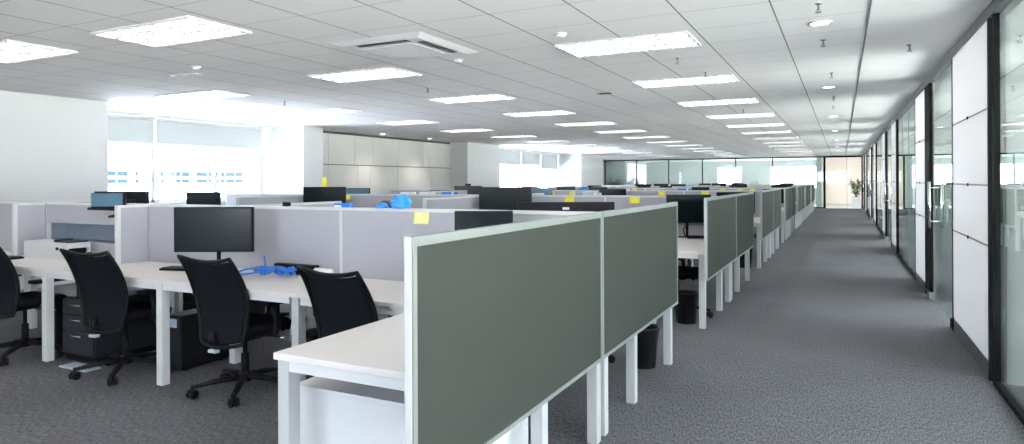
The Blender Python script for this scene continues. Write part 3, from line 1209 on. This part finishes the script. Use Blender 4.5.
monitor(-4.06, 3.276, 1.246, 0.568, 0.325, YAW, 'large dark monitor showing its screen on the near desk, above the middle chair')
monitor(-1.84, 3.30, 1.253, 0.335, 0.47, YAW, 'narrow upright monitor on the near corner desk behind the green end panel')
monitor(-1.636, 4.046, 1.284, 0.643, 0.34, YAW, 'wide monitor seen from the back with a small badge, just over the first partition', front=False, logo=True)
monitor(-6.57, 4.20, 1.338, 0.541, 0.32, YAW, 'dark monitor peeking over the first partition behind the small blue screen', front=False)
monitor(-3.926, 7.62, 1.350, 0.69, 0.39, YAW, 'large black monitor facing the camera above the first partition, left of the badge monitor')
monitor(-7.01, 7.62, 1.351, 0.642, 0.36, YAW, 'black monitor before the beige panelled wall with a yellow card above it')
monitor(-9.61, 7.55, 1.266, 0.57, 0.33, YAW, 'dark monitor below the left window, alone right of the window post')
monitor(-7.246, 8.56, 1.322, 0.548, 0.32, YAW, 'blue-grey monitor half hidden behind the black one at the panelled wall', mat='screen_blue_reflection')
monitor(-1.625, 7.90, 1.257, 0.525, 0.335, YAW, 'black monitor on the second row corner desk, above a white keyboard')
monitor(-8.12, 12.60, 1.235, 0.522, 0.30, YAW, 'blue-grey monitor in the third row, left of the dark one with a webcam', mat='screen_blue_reflection')
monitor(-7.43, 12.61, 1.325, 0.623, 0.36, YAW, 'dark monitor in the third row carrying a webcam', logo=False)
monitor(-4.089, 12.61, 1.263, 0.539, 0.32, YAW, 'black monitor in the third row right of the far left window')
monitor(-5.574, 12.50, 1.285, 0.42, 0.32, YAW, 'small blue-grey monitor in the third row before the far left window', mat='screen_blue_reflection')
monitor(-1.757, 12.72, 1.208, 0.70, 0.39, YAW, 'black monitor on the third row corner desk behind the green panels')
monitor(-1.50, 17.60, 1.204, 0.56, 0.36, YAW, 'black monitor on the fourth row corner desk')
FM = [(-6.18, 17.45, 1.256, 0.70, 3), (-7.02, 17.4, 1.265, 0.52, 3), (-3.294, 17.5, 1.253, 0.45, 3), (-5.06, 18.45, 1.27, 0.36, 3), (-4.39, 18.3, 1.28, 0.34, 3),
      (-2.4, 18.4, 1.23, 0.5, 3), (-8.6, 18.3, 1.27, 0.5, 3),
      (-6.37, 23.2, 1.303, 0.571, 4), (-5.73, 23.2, 1.319, 0.495, 4), (-3.0, 22.3, 1.29, 0.55, 4), (-1.7, 22.3, 1.27, 0.6, 4), (-7.9, 22.3, 1.27, 0.5, 4), (-9.2, 23.1, 1.25, 0.5, 4),
      (-4.375, 27.1, 1.318, 0.555, 5), (-3.69, 27.1, 1.336, 0.43, 5), (-2.0, 27.1, 1.28, 0.6, 5), (-6.0, 27.1, 1.28, 0.6, 5), (-7.8, 28.0, 1.26, 0.5, 5),
      (-2.2, 31.9, 1.31, 0.6, 6), (-4.2, 31.9, 1.27, 0.55, 6), (-5.8, 31.9, 1.29, 0.55, 6), (-8.0, 31.9, 1.27, 0.5, 6)]
cnt = {}
for (x, y, zt, w, r) in sorted(FM, key=lambda q: (q[4], -q[0])):
    cnt[r] = cnt.get(r, 0) + 1
    monitor(x, y, zt, w, 0.32, YAW * 0.6, 'distant dark monitor top in the %s desk row, %s from the corridor' % (ORD[r], ORD[cnt[r] - 1 + (1 if r == 3 else 0)]))

# webcam on the dark third-row monitor
t = thing('webcam', 'small black webcam clipped on top of a dark third-row monitor', 'webcam', (-7.43, 12.61, 1.325), YAW)
obj('body', MB().box(-0.065, 0.065, -0.025, 0.02, 0.006, 0.05, 0.008), 'black_plastic', t)
obj('clip', MB().box(-0.02, 0.02, -0.022, 0.03, 0.0, 0.007), 'black_plastic', t)

# small blue screen on an arm in front of the first partition
t = thing('monitor', 'small blue-grey screen on a dark arm above the first partition near the white wall', 'monitor', (-5.80, 3.585, 0.74), YAW, 'monitors on the desks')
obj('housing', MB().box(-0.155, 0.150, 0.0, 0.022, 0.455, 0.595, 0.004), 'black_plastic', t)
obj('display', MB().box(-0.150, 0.128, -0.003, 0.001, 0.475, 0.592), 'screen_blue_reflection', t)
a = MB().tube([(0, 0.03, 0.50), (0.02, 0.03, 0.455), (0.06, 0.02, 0.44)], 0.014, 8)
a.tube([(-0.20, 0.03, 0.455), (0.06, 0.03, 0.452), (0.16, 0.015, 0.44)], [0.010, 0.014, 0.016], 8, flat=1.2)
a.tube([(0.06, 0.03, 0.45), (0.06, 0.03, 0.014)], 0.012, 8)
a.box(-0.03, 0.15, -0.06, 0.09, 0.0, 0.014, 0.004)
a.tube([(0.16, 0.015, 0.445), (0.11, -0.02, 0.40), (0.02, -0.03, 0.385)], [0.022, 0.02, 0.010], 8)
obj('arm', a, 'charcoal', t)

# ------------------------------------------------------------------ first row (nearest the camera)
SY = 3.72
GP = 'green grey end panels along the corridor'
end_panel(1.612, 3.335, 'nearest big green-grey end panel with white post beside the near white desk')
end_panel(3.340, 5.135, 'second big green-grey end panel, just behind the nearest one')
GS = 'lilac partition screens of the first desk row'
for a, b, lab, sl in [(-3.25, -1.172, 'lilac-grey partition screen with a yellow note, next to the nearest end panel', False),
                      (-5.45, -3.25, 'lilac-grey partition screen behind the large dark monitor', False),
                      (-6.97, -5.45, 'lilac-grey partition screen with an open slot shelf, left of the large monitor', True),
                      (-8.60, -6.97, 'lilac-grey partition screen at the left edge of the photo', False)]:
    screen(a, b, SY, 0.70, 1.238, lab, GS, sl)
for x, lab in [(-5.43, 'short lilac desk divider just right of the slot shelf'), (-6.99, 'short lilac desk divider left of the slot shelf'),
               ]:
    divider(x, 3.42, SY - 0.026, 0.742, 1.234, lab, 'short dividers on the near desks')
divider(-4.40, SY + 0.026, 5.0, 0.742, 1.236, 'long desk divider behind the first partition, right of the black clip', 'dividers behind the first partition')
divider(-7.45, SY + 0.026, 5.0, 0.742, 1.236, 'long desk divider behind the first partition near the white wall', 'dividers behind the first partition')

GD = 'white desks of the first row'
corner_desk(-3.005, 3.00, 3.690, 1.92, 'near white corner desk whose return ends at the nearest end panel', GD,
            legs=[(-1.240, 1.94), (-1.240, 2.64), (-1.240, 3.36), (-1.240, 3.49)])
corner_desk(-2.75, 4.42, 3.750, 5.10, 'white corner desk behind the first partition, on its far side', GD,
            legs=[(-1.240, 5.125), (-1.240, 4.145)])
for a, b, lab in [(-4.27, -3.005, 'near white desk with blue cables in front of the partition'),
                  (-5.68, -4.27, 'near white desk behind the second chair from the left'),
                  (-7.10, -5.68, 'near white desk holding the white cabinet'),
                  (-8.50, -7.10, 'near white desk cut by the left edge of the photo')]:
    desk(a, b, 3.00, 3.690, lab, GD)
for a, b, lab in [(-4.37, -2.75, 'white desk on the far side of the first row, next to the corner desk'),
                  (-5.92, -4.37, 'white desk on the far side of the first row, in its middle'),
                  (-7.43, -5.92, 'white desk on the far side of the first row, towards the white wall'),
                  (-8.60, -7.43, 'white desk on the far side of the first row, at its left end')]:
    desk(a, b, 3.750, 4.42, lab, GD)

# white cabinet under the near return
t = thing('low_cabinet', 'low white cabinet under the near return desk', 'cabinet', (-1.74, 2.42, 0), 0)
obj('body', MB().box(-0.365, 0.405, -0.30, 0.40, 0.04, 0.525, 0.003), 'white_board', t)
obj('top', MB().box(-0.375, 0.415, -0.312, 0.41, 0.527, 0.552, 0.003), 'white_board', t)
obj('plinth', MB().box(-0.35, 0.39, -0.28, 0.38, 0.0, 0.04), 'grey_metal', t)
obj('back_edge', MB().box(-0.368, -0.362, -0.303, -0.297, 0.04, 0.525), 'grey_metal', t)

# white cabinet on the near left desk
t = thing('desk_cabinet', 'white boxy cabinet with an open dark end standing on the near left desk', 'cabinet', (-6.43, 3.50, 0.74), 0)
m = MB()
m.box(-0.34, 0.34, -0.10, 0.10, 0.0, 0.012)
m.box(-0.34, 0.34, -0.10, 0.10, 0.141, 0.152)
m.box(-0.34, 0.34, -0.10, -0.09, 0.012, 0.141)
m.box(-0.34, 0.34, 0.09, 0.10, 0.012, 0.141)
m.box(-0.34, -0.328, -0.09, 0.09, 0.012, 0.141)
m.box(0.328, 0.34, -0.09, 0.09, 0.105, 0.141)
obj('body', m, 'white_board', t)
obj('inside', MB().box(-0.32, 0.30, -0.089, 0.089, 0.013, 0.140), 'black_plastic', t)
obj('knob', MB().tube([(0.20, -0.10, 0.10), (0.20, -0.114, 0.10)], 0.013, 12), 'charcoal', t)
t = thing('paper_tray', 'flat dark tray lying on the white desk cabinet', 'tray', (-6.22, 3.51, 0.892), 0.0)
obj('tray', MB().box(-0.12, 0.12, -0.08, 0.08, 0, 0.012, 0.003), 'charcoal', t)
obj('rim', MB().box(-0.125, -0.118, -0.08, 0.08, 0.0, 0.02), 'black_plastic', t)
t = thing('desk_gadget', 'dark round desk gadget beside the open end of the white cabinet', 'gadget', (-5.98, 3.52, 0.74), 0)
obj('body', MB().lathe([(0.045, 0), (0.05, 0.01), (0.035, 0.03), (0.03, 0.06), (0.012, 0.07)], 16), 'black_plastic', t)
obj('cord', MB().tube([(0.04, 0, 0.01), (0.08, 0.04, 0.006), (0.10, 0.08, 0.006), (0.06, 0.12, 0.006)], 0.004, 6), 'black_plastic', t)


def keyboard(x, y, rot, label, mat, keymat, z=0.74):
    t = thing('keyboard', label, 'keyboard', (x, y, z), rot, None)
    obj('case', MB().box(-0.215, 0.215, -0.07, 0.07, 0, 0.016, 0.004), mat, t)
    k = MB()
    for r in range(5):
        for c in range(15):
            k.box(-0.205 + c * 0.0275, -0.182 + c * 0.0275, -0.062 + r * 0.025, -0.041 + r * 0.025, 0.016, 0.022)
    obj('keys', k, keymat, t)


keyboard(-6.85, 3.25, 0.1, 'black keyboard on the near desk at the left edge', 'black_plastic', 'charcoal')
keyboard(-4.56, 3.45, 0.25, 'dark keyboard left of the large monitor, partly behind its chair', 'black_plastic', 'charcoal')
keyboard(-1.80, 7.62, 0.1, 'white keyboard on the second row corner desk', 'white_paint', 'white_board')

t = thing('phone_holder', 'small dark holder fixed on the lilac partition left of the large monitor', 'holder', (-4.78, 3.695, 0.99), 0)
obj('plate', MB().box(-0.05, 0.05, -0.014, 0.001, -0.01, 0.13, 0.003), 'silver_plastic', t)
obj('pocket', MB().box(-0.035, 0.035, -0.045, -0.013, 0.0, 0.105, 0.004), 'charcoal', t)

# blue cables, power strip, roll
rs = random.Random(3)
t = thing('cable_bundle', 'tangle of blue network cables on the near desk', 'cables', (-3.70, 3.45, 0.74), 0.1)
for q in range(4):
    cx, cy = [(-0.10, 0.03), (-0.03, 0.05), (0.12, 0.02), (0.08, 0.06)][q]
    pts = []
    R = 0.040 + 0.02 * rs.random()
    ph = rs.random() * 6
    for i in range(30):
        a = ph + i * 0.56
        rr = R * (0.65 + 0.45 * rs.random())
        pts.append((cx + rr * 1.45 * cos(a) + 0.001 * i, cy + rr * 0.8 * sin(a), 0.007 + 0.045 * abs(sin(a * 0.71 + q)) + 0.02 * rs.random()))
    sm = []
    for i in range(len(pts) - 1):
        sm.append(Vector(pts[i]))
        sm.append((Vector(pts[i]) + Vector(pts[i + 1])) / 2)
    obj('cable', MB().tube(sm, 0.0050, 6), 'blue_plastic', t)
obj('cable', MB().tube([(-0.34, -0.06, 0.006), (-0.24, -0.03, 0.012), (-0.16, -0.05, 0.02), (-0.1, 0.0, 0.03), (-0.06, 0.03, 0.08), (-0.09, 0.05, 0.145)], 0.007, 6), 'blue_plastic', t)
obj('cable', MB().tube([(-0.36, 0.05, 0.006), (-0.30, 0.09, 0.03), (-0.22, 0.08, 0.045), (-0.12, 0.04, 0.03)], 0.006, 6), 'blue_plastic', t)
obj('plug', MB().box(-0.09, -0.05, 0.0, 0.03, 0.01, 0.075, 0.004), 'blue_plastic', t)
obj('plug', MB().box(-0.33, -0.27, -0.075, -0.05, 0.0, 0.022, 0.004), 'black_plastic', t)
t = thing('power_strip', 'long black power strip behind the blue cables', 'power strip', (-3.62, 3.63, 0.74), 0)
obj('body', MB().box(-0.20, 0.20, -0.025, 0.03, 0, 0.075, 0.006), 'black_plastic', t)
s = MB()
for i in range(6):
    s.box(-0.17 + i * 0.058, -0.135 + i * 0.058, -0.027, -0.024, 0.02, 0.055)
obj('sockets', s, 'charcoal', t)
t = thing('paper_roll', 'short white roll lying right of the blue cables', 'paper roll', (-3.30, 3.57, 0.775), 0)
obj('roll', MB().tube([(-0.07, 0, 0), (0.07, 0, 0)], 0.034, 20), 'paper_white', t)
obj('core', MB().tube([(-0.072, 0, 0), (0.072, 0, 0)], 0.012, 12), 'grille', t)
t = thing('papers', 'white sheet lying on the desk below the large monitor', 'paper', (-4.28, 3.52, 0.7405), 0.3)
obj('sheet', MB().box(-0.15, 0.15, -0.105, 0.105, 0, 0.004), 'paper_white', t)

# under the near desks


def pedestal(x, y, label):
    t = thing('pedestal', label, 'drawer pedestal', (x, y, 0), 0, 'dark pedestals under the near desks')
    obj('body', MB().box(-0.21, 0.21, -0.26, 0.26, 0.05, 0.50, 0.004), 'charcoal', t)
    obj('plinth', MB().box(-0.20, 0.20, -0.25, 0.25, 0.0, 0.05), 'black_plastic', t)
    for z0, z1 in ((0.06, 0.245), (0.25, 0.37), (0.375, 0.49)):
        d = obj('drawer', MB().box(-0.205, 0.205, -0.278, -0.260, z0, z1, 0.004), 'charcoal', t)
        obj('handle', MB().tube([(-0.06, -0.279, z1 - 0.035), (-0.055, -0.296, z1 - 0.035), (0.055, -0.296, z1 - 0.035), (0.06, -0.279, z1 - 0.035)], 0.006, 8), 'steel', d)
    return t


pedestal(-5.42, 3.38, 'dark grey drawer pedestal behind the second chair from the left')
pedestal(-4.96, 4.12, 'dark drawer pedestal on the far side of the first row, behind a chair')
t = thing('base_plate', 'pale flat plate on the carpet in front of the dark pedestal', 'plate', (-5.25, 3.02, 0), 0.0)
obj('plate', MB().box(-0.17, 0.17, -0.06, 0.06, 0, 0.012, 0.003), 'silver_plastic', t)
t = thing('desk_phone', 'black box lying on top of the dark pedestal', 'box', (-5.44, 3.30, 0.50), 0.1)
obj('body', MB().box(-0.11, 0.11, -0.13, 0.13, 0, 0.085, 0.006), 'black_plastic', t)
obj('flap', MB().box(-0.09, -0.03, -0.138, -0.129, 0.01, 0.075), 'charcoal', t)


def tower(x, y, label):
    t = thing('computer_tower', label, 'computer', (x, y, 0), 0, 'computer towers under the near desks')
    obj('case', MB().box(-0.09, 0.09, -0.20, 0.22, 0.012, 0.42, 0.004), 'black_plastic', t)
    obj('front_bezel', MB().box(-0.088, 0.088, -0.215, -0.20, 0.014, 0.418, 0.006), 'charcoal', t)
    obj('sticker', MB().box(-0.06, 0.05, -0.2165, -0.2145, 0.33, 0.395), 'silver_plastic', t)
    f = MB()
    for sx in (-1, 1):
        for sy in (-0.15, 0.16):
            f.box(sx * 0.06 - 0.015, sx * 0.06 + 0.015, sy - 0.015, sy + 0.015, 0, 0.013)
    obj('feet', f, 'black_plastic', t)


tower(-6.02, 3.42, 'black computer tower left of the white desk leg, near the left edge')
tower(-4.52, 3.49, 'black computer tower behind the white leg, between the two middle chairs')
tower(-3.16, 3.42, 'black computer tower under the desk behind the half hidden chair')


# bins
def make_bin(label, loc):
    t = thing('waste_bin', label, 'waste bin', loc, 0, 'black waste bins under the corner desks')
    pr = [(0.088, 0.0), (0.092, 0.004), (0.118, 0.285), (0.124, 0.290), (0.124, 0.302), (0.114, 0.302), (0.108, 0.285), (0.084, 0.012)]
    obj('bucket', MB().lathe(pr, 28), 'black_plastic', t)
    obj('rim', MB().tube([(0.120 * cos(a), 0.120 * sin(a), 0.302) for a in [2 * pi * i / 28 for i in range(28)]], 0.006, 6, closed=True), 'charcoal', t)
    return t


bin0 = make_bin('black waste bin standing behind the second end panel', (-1.365, 4.95, 0))
dup(bin0, (-1.40, 6.66, 0), 0, 'black waste bin under the second row corner desk, left of the white leg')
dup(bin0, (-1.42, 11.30, 0), 0, 'black waste bin under the third row corner desk')


# ------------------------------------------------------------------ rows two to seven
XB = [-1.172, -2.76, -4.35, -5.90, -7.45, -8.65, -9.85]
for i in range(1, 7):
    y0 = Y0 + PITCH * i
    sy = y0 + 1.83
    rn = ORD[i]
    end_panel(y0, y0 + 1.93, 'green-grey end panel of the %s row, camera side' % rn)
    end_panel(y0 + 1.935, y0 + 3.66, 'green-grey end panel of the %s row, far side' % rn)
    for k in range(6):
        screen(XB[k + 1], XB[k], sy, 0.70, 1.234,
               'grey partition screen of the %s row, %s panel from the corridor' % (rn, ORD[k]),
               'grey partition screens of the %s row' % rn, slot=(i == 1 and k == 0))
    for k in (2, 4):
        divider(XB[k], y0 - 0.02, sy - 0.026, 0.742, 1.230, 'desk divider of the %s row, camera side, %s from the corridor' % (rn, ORD[k // 2 - 1]), 'dividers of the %s row' % rn)
        divider(XB[k], sy + 0.026, y0 + 3.4, 0.742, 1.230, 'desk divider of the %s row, far side, %s from the corridor' % (rn, ORD[k // 2 - 1]), 'dividers of the %s row' % rn)
    gd = 'white desks of the %s row' % rn
    xs = XP0 - 0.066
    corner_desk(XB[1], sy - 0.73, sy - 0.03, y0 + 0.05, 'white corner desk of the %s row, camera side' % rn, gd, retw=0.56,
                legs=[(xs, y0 + 0.055), (xs, y0 + 1.02), (xs, y0 + 1.60), (xs, y0 + 1.735)])
    corner_desk(XB[1], sy + 0.73, sy + 0.03, y0 + 3.50, 'white corner desk of the %s row, far side' % rn, gd,
                legs=[(xs, y0 + 3.46), (xs, y0 + 2.44)])
    for k in range(1, 6):
        desk(XB[k + 1], XB[k], sy - 0.73, sy - 0.03, 'white desk of the %s row, camera side, %s from the corridor' % (rn, ORD[k]), gd)
        desk(XB[k + 1], XB[k], sy + 0.03, sy + 0.73, 'white desk of the %s row, far side, %s from the corridor' % (rn, ORD[k]), gd)

# ------------------------------------------------------------------ sticky notes
notes = {0: [-2.547], 1: [-7.07, -3.26, -2.367], 2: [-5.58, -5.10, -4.549, -3.2, -2.365], 3: [-5.135, -3.789, -2.779, -2.35, -2.047], 4: [-8.648, -7.129, -2.125]}
for r, xsn in notes.items():
    sy = SY if r == 0 else Y0 + PITCH * r + 1.83
    zt = 1.219 if r == 0 else 1.216
    for k, x in enumerate(sorted(xsn, reverse=True)):
        lab = ('big pale yellow sticky note on the nearest partition beside the green end panel' if r == 0 else
               'yellow sticky note on the partition of the %s row, %s from the corridor' % (ORD[r], ORD[k]))
        t = thing('sticky_note', lab, 'sticky note', (x, sy - 0.0195, zt), 0, 'yellow sticky notes on the partitions')
        w, h = (0.062, 0.083) if r == 0 else (0.066, 0.082)
        obj('sheet', MB().sheet(lambda u, v: ((2 * u - 1) * w, -0.001 - 0.012 * (1 - v) ** 2 - 0.003 * u * (1 - v), -h + h * v), 6, 6, 0.0012),
            'pale_yellow' if r == 0 else 'yellow_paper', t)
        for s in t.children:
            pass
        if r == 0:
            mk = MB()
            for q in ((-0.010, -0.030), (0.004, -0.022), (0.012, -0.034), (0.0, -0.046)):
                mk.box(q[0] - 0.004, q[0] + 0.004, -0.0068, -0.0050, q[1] - 0.002, q[1] + 0.002)
            obj('faint_writing', mk, 'grille', t)

# ------------------------------------------------------------------ small things on and behind the partitions


def crumple(name, label, cat, x, y, z, sx, sy_, sz, mat, seed, extra=None):
    r = random.Random(seed)
    bm = bmesh.new()
    bmesh.ops.create_icosphere(bm, subdivisions=3, radius=1)
    ph = [(r.uniform(2, 6), r.uniform(2, 6), r.uniform(2, 6), r.uniform(0, 6)) for _ in range(6)]
    for v in bm.verts:
        c = v.co.copy()
        k = 1 + 0.10 * sum(sin(a * c.x + b * c.y + d * c.z + e) for a, b, d, e in ph) + r.uniform(-0.06, 0.06)
        v.co = Vector((c.x * sx * k, c.y * sy_ * k, max(0.0, (c.z * k + 0.55) / 1.55) * sz))
    m = MB()
    bm.verts.index_update()
    m.add([v.co.copy() for v in bm.verts], [tuple(q.index for q in f.verts) for f in bm.faces])
    bm.free()
    t = thing(name, label, cat, (x, y, z), 0)
    obj('body', m, mat, t)
    return t


t = crumple('plastic_bag', 'crumpled bright blue plastic bag on the first partition', 'bag', -2.74, SY, 1.237, 0.072, 0.05, 0.088, 'blue_bag', 5)
s = crumple('plastic_bag', 'small blue plastic scrap left of the crumpled blue bag', 'bag', -2.89, SY, 1.237, 0.045, 0.035, 0.040, 'blue_bag', 9)
t = thing('carton', 'small blue and white carton lying on the first partition', 'carton', (-3.24, SY, 1.238), 0)
obj('box', MB().box(-0.075, 0.065, -0.022, 0.022, 0, 0.030, 0.003), 'blue_plastic', t)
obj('label_strip', MB().box(-0.07, -0.005, -0.0235, -0.0215, 0.002, 0.016), 'paper_white', t)
t = thing('binder_clip', 'small black clip on the first partition left of the blue carton', 'clip', (-3.80, SY, 1.238), 0)
obj('clip', MB().box(-0.028, 0.022, -0.022, 0.022, 0, 0.032, 0.006), 'black_plastic', t)
obj('wire', MB().tube([(-0.01, -0.02, 0.03), (-0.01, -0.03, 0.045), (0.01, -0.03, 0.045), (0.01, -0.02, 0.03)], 0.002, 6), 'steel', t)
t = thing('item', 'dark brown round vase behind the blue bag', 'item', (-2.93, 3.84, 0.74), 0)  # unidentified brown rounded thing; tall body added to reach the desk
obj('bowl', MB().lathe([(0.035, 0.0), (0.045, 0.40), (0.058, 0.50), (0.058, 0.535), (0.04, 0.548)], 18), 'brown', t)
t = thing('card', 'upright bright yellow card above the black monitor at the panelled wall', 'card', (-7.03, 7.64, 1.351), YAW)
obj('card', MB().box(-0.03, 0.03, -0.008, 0.008, 0, 0.15, 0.002), 'yellow_paper', t)
t = thing('desk_box', 'small blue box with dark lid on the third row partition', 'box', (-4.85, Y0 + PITCH * 2 + 1.83, 1.234), 0)
obj('box', MB().box(-0.10, 0.10, -0.022, 0.022, 0, 0.05, 0.003), 'blue_plastic', t)
obj('lid', MB().box(-0.102, 0.102, -0.023, 0.023, 0.05, 0.056), 'charcoal', t)
for k, (x, r, mt, lab) in enumerate([(-2.75, 2, 'blue_plastic', 'blue packet with white band on the third row partition'),
                                     (-2.95, 1, 'silver_plastic', 'grey-blue pouch on the second row partition'),
                                     (-5.9, 1, 'paper_white', 'white paper stack on the second row partition'),
                                     (-5.55, 1, 'paper_white', 'white carton on the second row partition near the long divider'),
                                     (-5.15, 1, 'blue_plastic', 'blue packet with white band on the second row partition')]):
    t = thing('packet', lab, 'packet', (x, Y0 + PITCH * r + 1.83, 1.234), 0)
    obj('pack', MB().box(-0.13, 0.13, -0.022, 0.022, 0, 0.035, 0.004), mt, t)
    obj('band', MB().box(0.04, 0.07, -0.0232, 0.0232, 0.0, 0.0362), 'paper_white' if mt != 'paper_white' else 'grille', t)

# cable pile on the second row corner desk
t = thing('cable_bundle', 'black cables heaped under the second row corner monitor', 'cables', (-1.55, 7.88, 0.74), 0)
for q in range(3):
    pts = []
    for i in range(30):
        a = i * 0.6 + q
        pts.append((0.10 * cos(a) * (1 + 0.2 * sin(i)) + q * 0.03, 0.05 * sin(a) - 0.05 * q, 0.008 + 0.012 * q + 0.006 * abs(sin(i * 1.3))))
    obj('cable', MB().tube(pts, 0.006, 6), 'black_plastic', t)
obj('cable', MB().tube([(-0.11, 0.0, 0.01), (-0.14, 0.03, 0.10), (-0.10, 0.06, 0.17), (-0.12, 0.05, 0.22)], 0.007, 6), 'black_plastic', t)


# plants
def plant(x, y, h, label, pot_h, pot_r, spread, seed, n=90, square=False):
    r = random.Random(seed)
    t = thing('potted_plant', label, 'plant', (x, y, 0), 0)
    p = MB()
    if square:
        p.box(-pot_r, pot_r, -pot_r, pot_r, 0, pot_h, 0.01)
    else:
        p.lathe([(pot_r * 0.75, 0), (pot_r, pot_h), (pot_r * 0.9, pot_h)], 24)
    obj('pot', p, 'white_paint', t)
    obj('soil', MB().lathe([(pot_r * 0.85, pot_h - 0.01), (pot_r * 0.8, pot_h + 0.012)], 20), 'soil', t)
    st = MB()
    lv = MB()
    for k in range(7):
        a = 2 * pi * k / 7 + r.random()
        top = Vector((cos(a) * spread * 0.5, sin(a) * spread * 0.5, h * (0.75 + 0.2 * r.random())))
        base = Vector((cos(a) * 0.04, sin(a) * 0.04, pot_h))
        mid = (base + top) / 2 + Vector((0, 0, 0.08))
        st.tube([base, mid, top], [0.012, 0.009, 0.004], 6)
        for q in range(n // 7):
            f = 0.18 + 0.82 * r.random()
            o = base.lerp(top, f)
            b = r.uniform(0, 2 * pi)
            d = Vector((cos(b), sin(b), r.uniform(-0.3, 0.7))).normalized()
            L = spread * r.uniform(0.45, 0.8)
            sd = d.cross(Vector((0, 0, 1))).normalized() * L * 0.17
            tip = o + d * L + Vector((0, 0, -0.2 * L))
            m1 = o + d * L * 0.45 + Vector((0, 0, 0.06 * L))
            up_ = Vector((0, 0, 0.004))
            lv.add([o, m1 + sd, tip, m1 - sd, m1 + up_ * 3], [(0, 1, 4), (1, 2, 4), (2, 3, 4), (3, 0, 4)], True)
    obj('stems', st, 'leaf', t)
    obj('foliage', lv, 'leaf', t)


plant(0.66, 38.2, 1.55, 'green plant in a square white planter at the end of the corridor', 0.55, 0.22, 0.42, 2, 170, True)
plant(-11.3, 35.0, 1.66, 'bushy dark green plant in front of the far glass at its left end', 0.5, 0.25, 0.55, 4, 240)
plant(-4.3, 38.6, 1.50, 'small green plant behind the far glass, middle', 0.45, 0.2, 0.4, 6, 120)
plant(-1.9, 38.4, 1.52, 'small green plant behind the far glass, right of middle', 0.45, 0.2, 0.36, 8, 120)
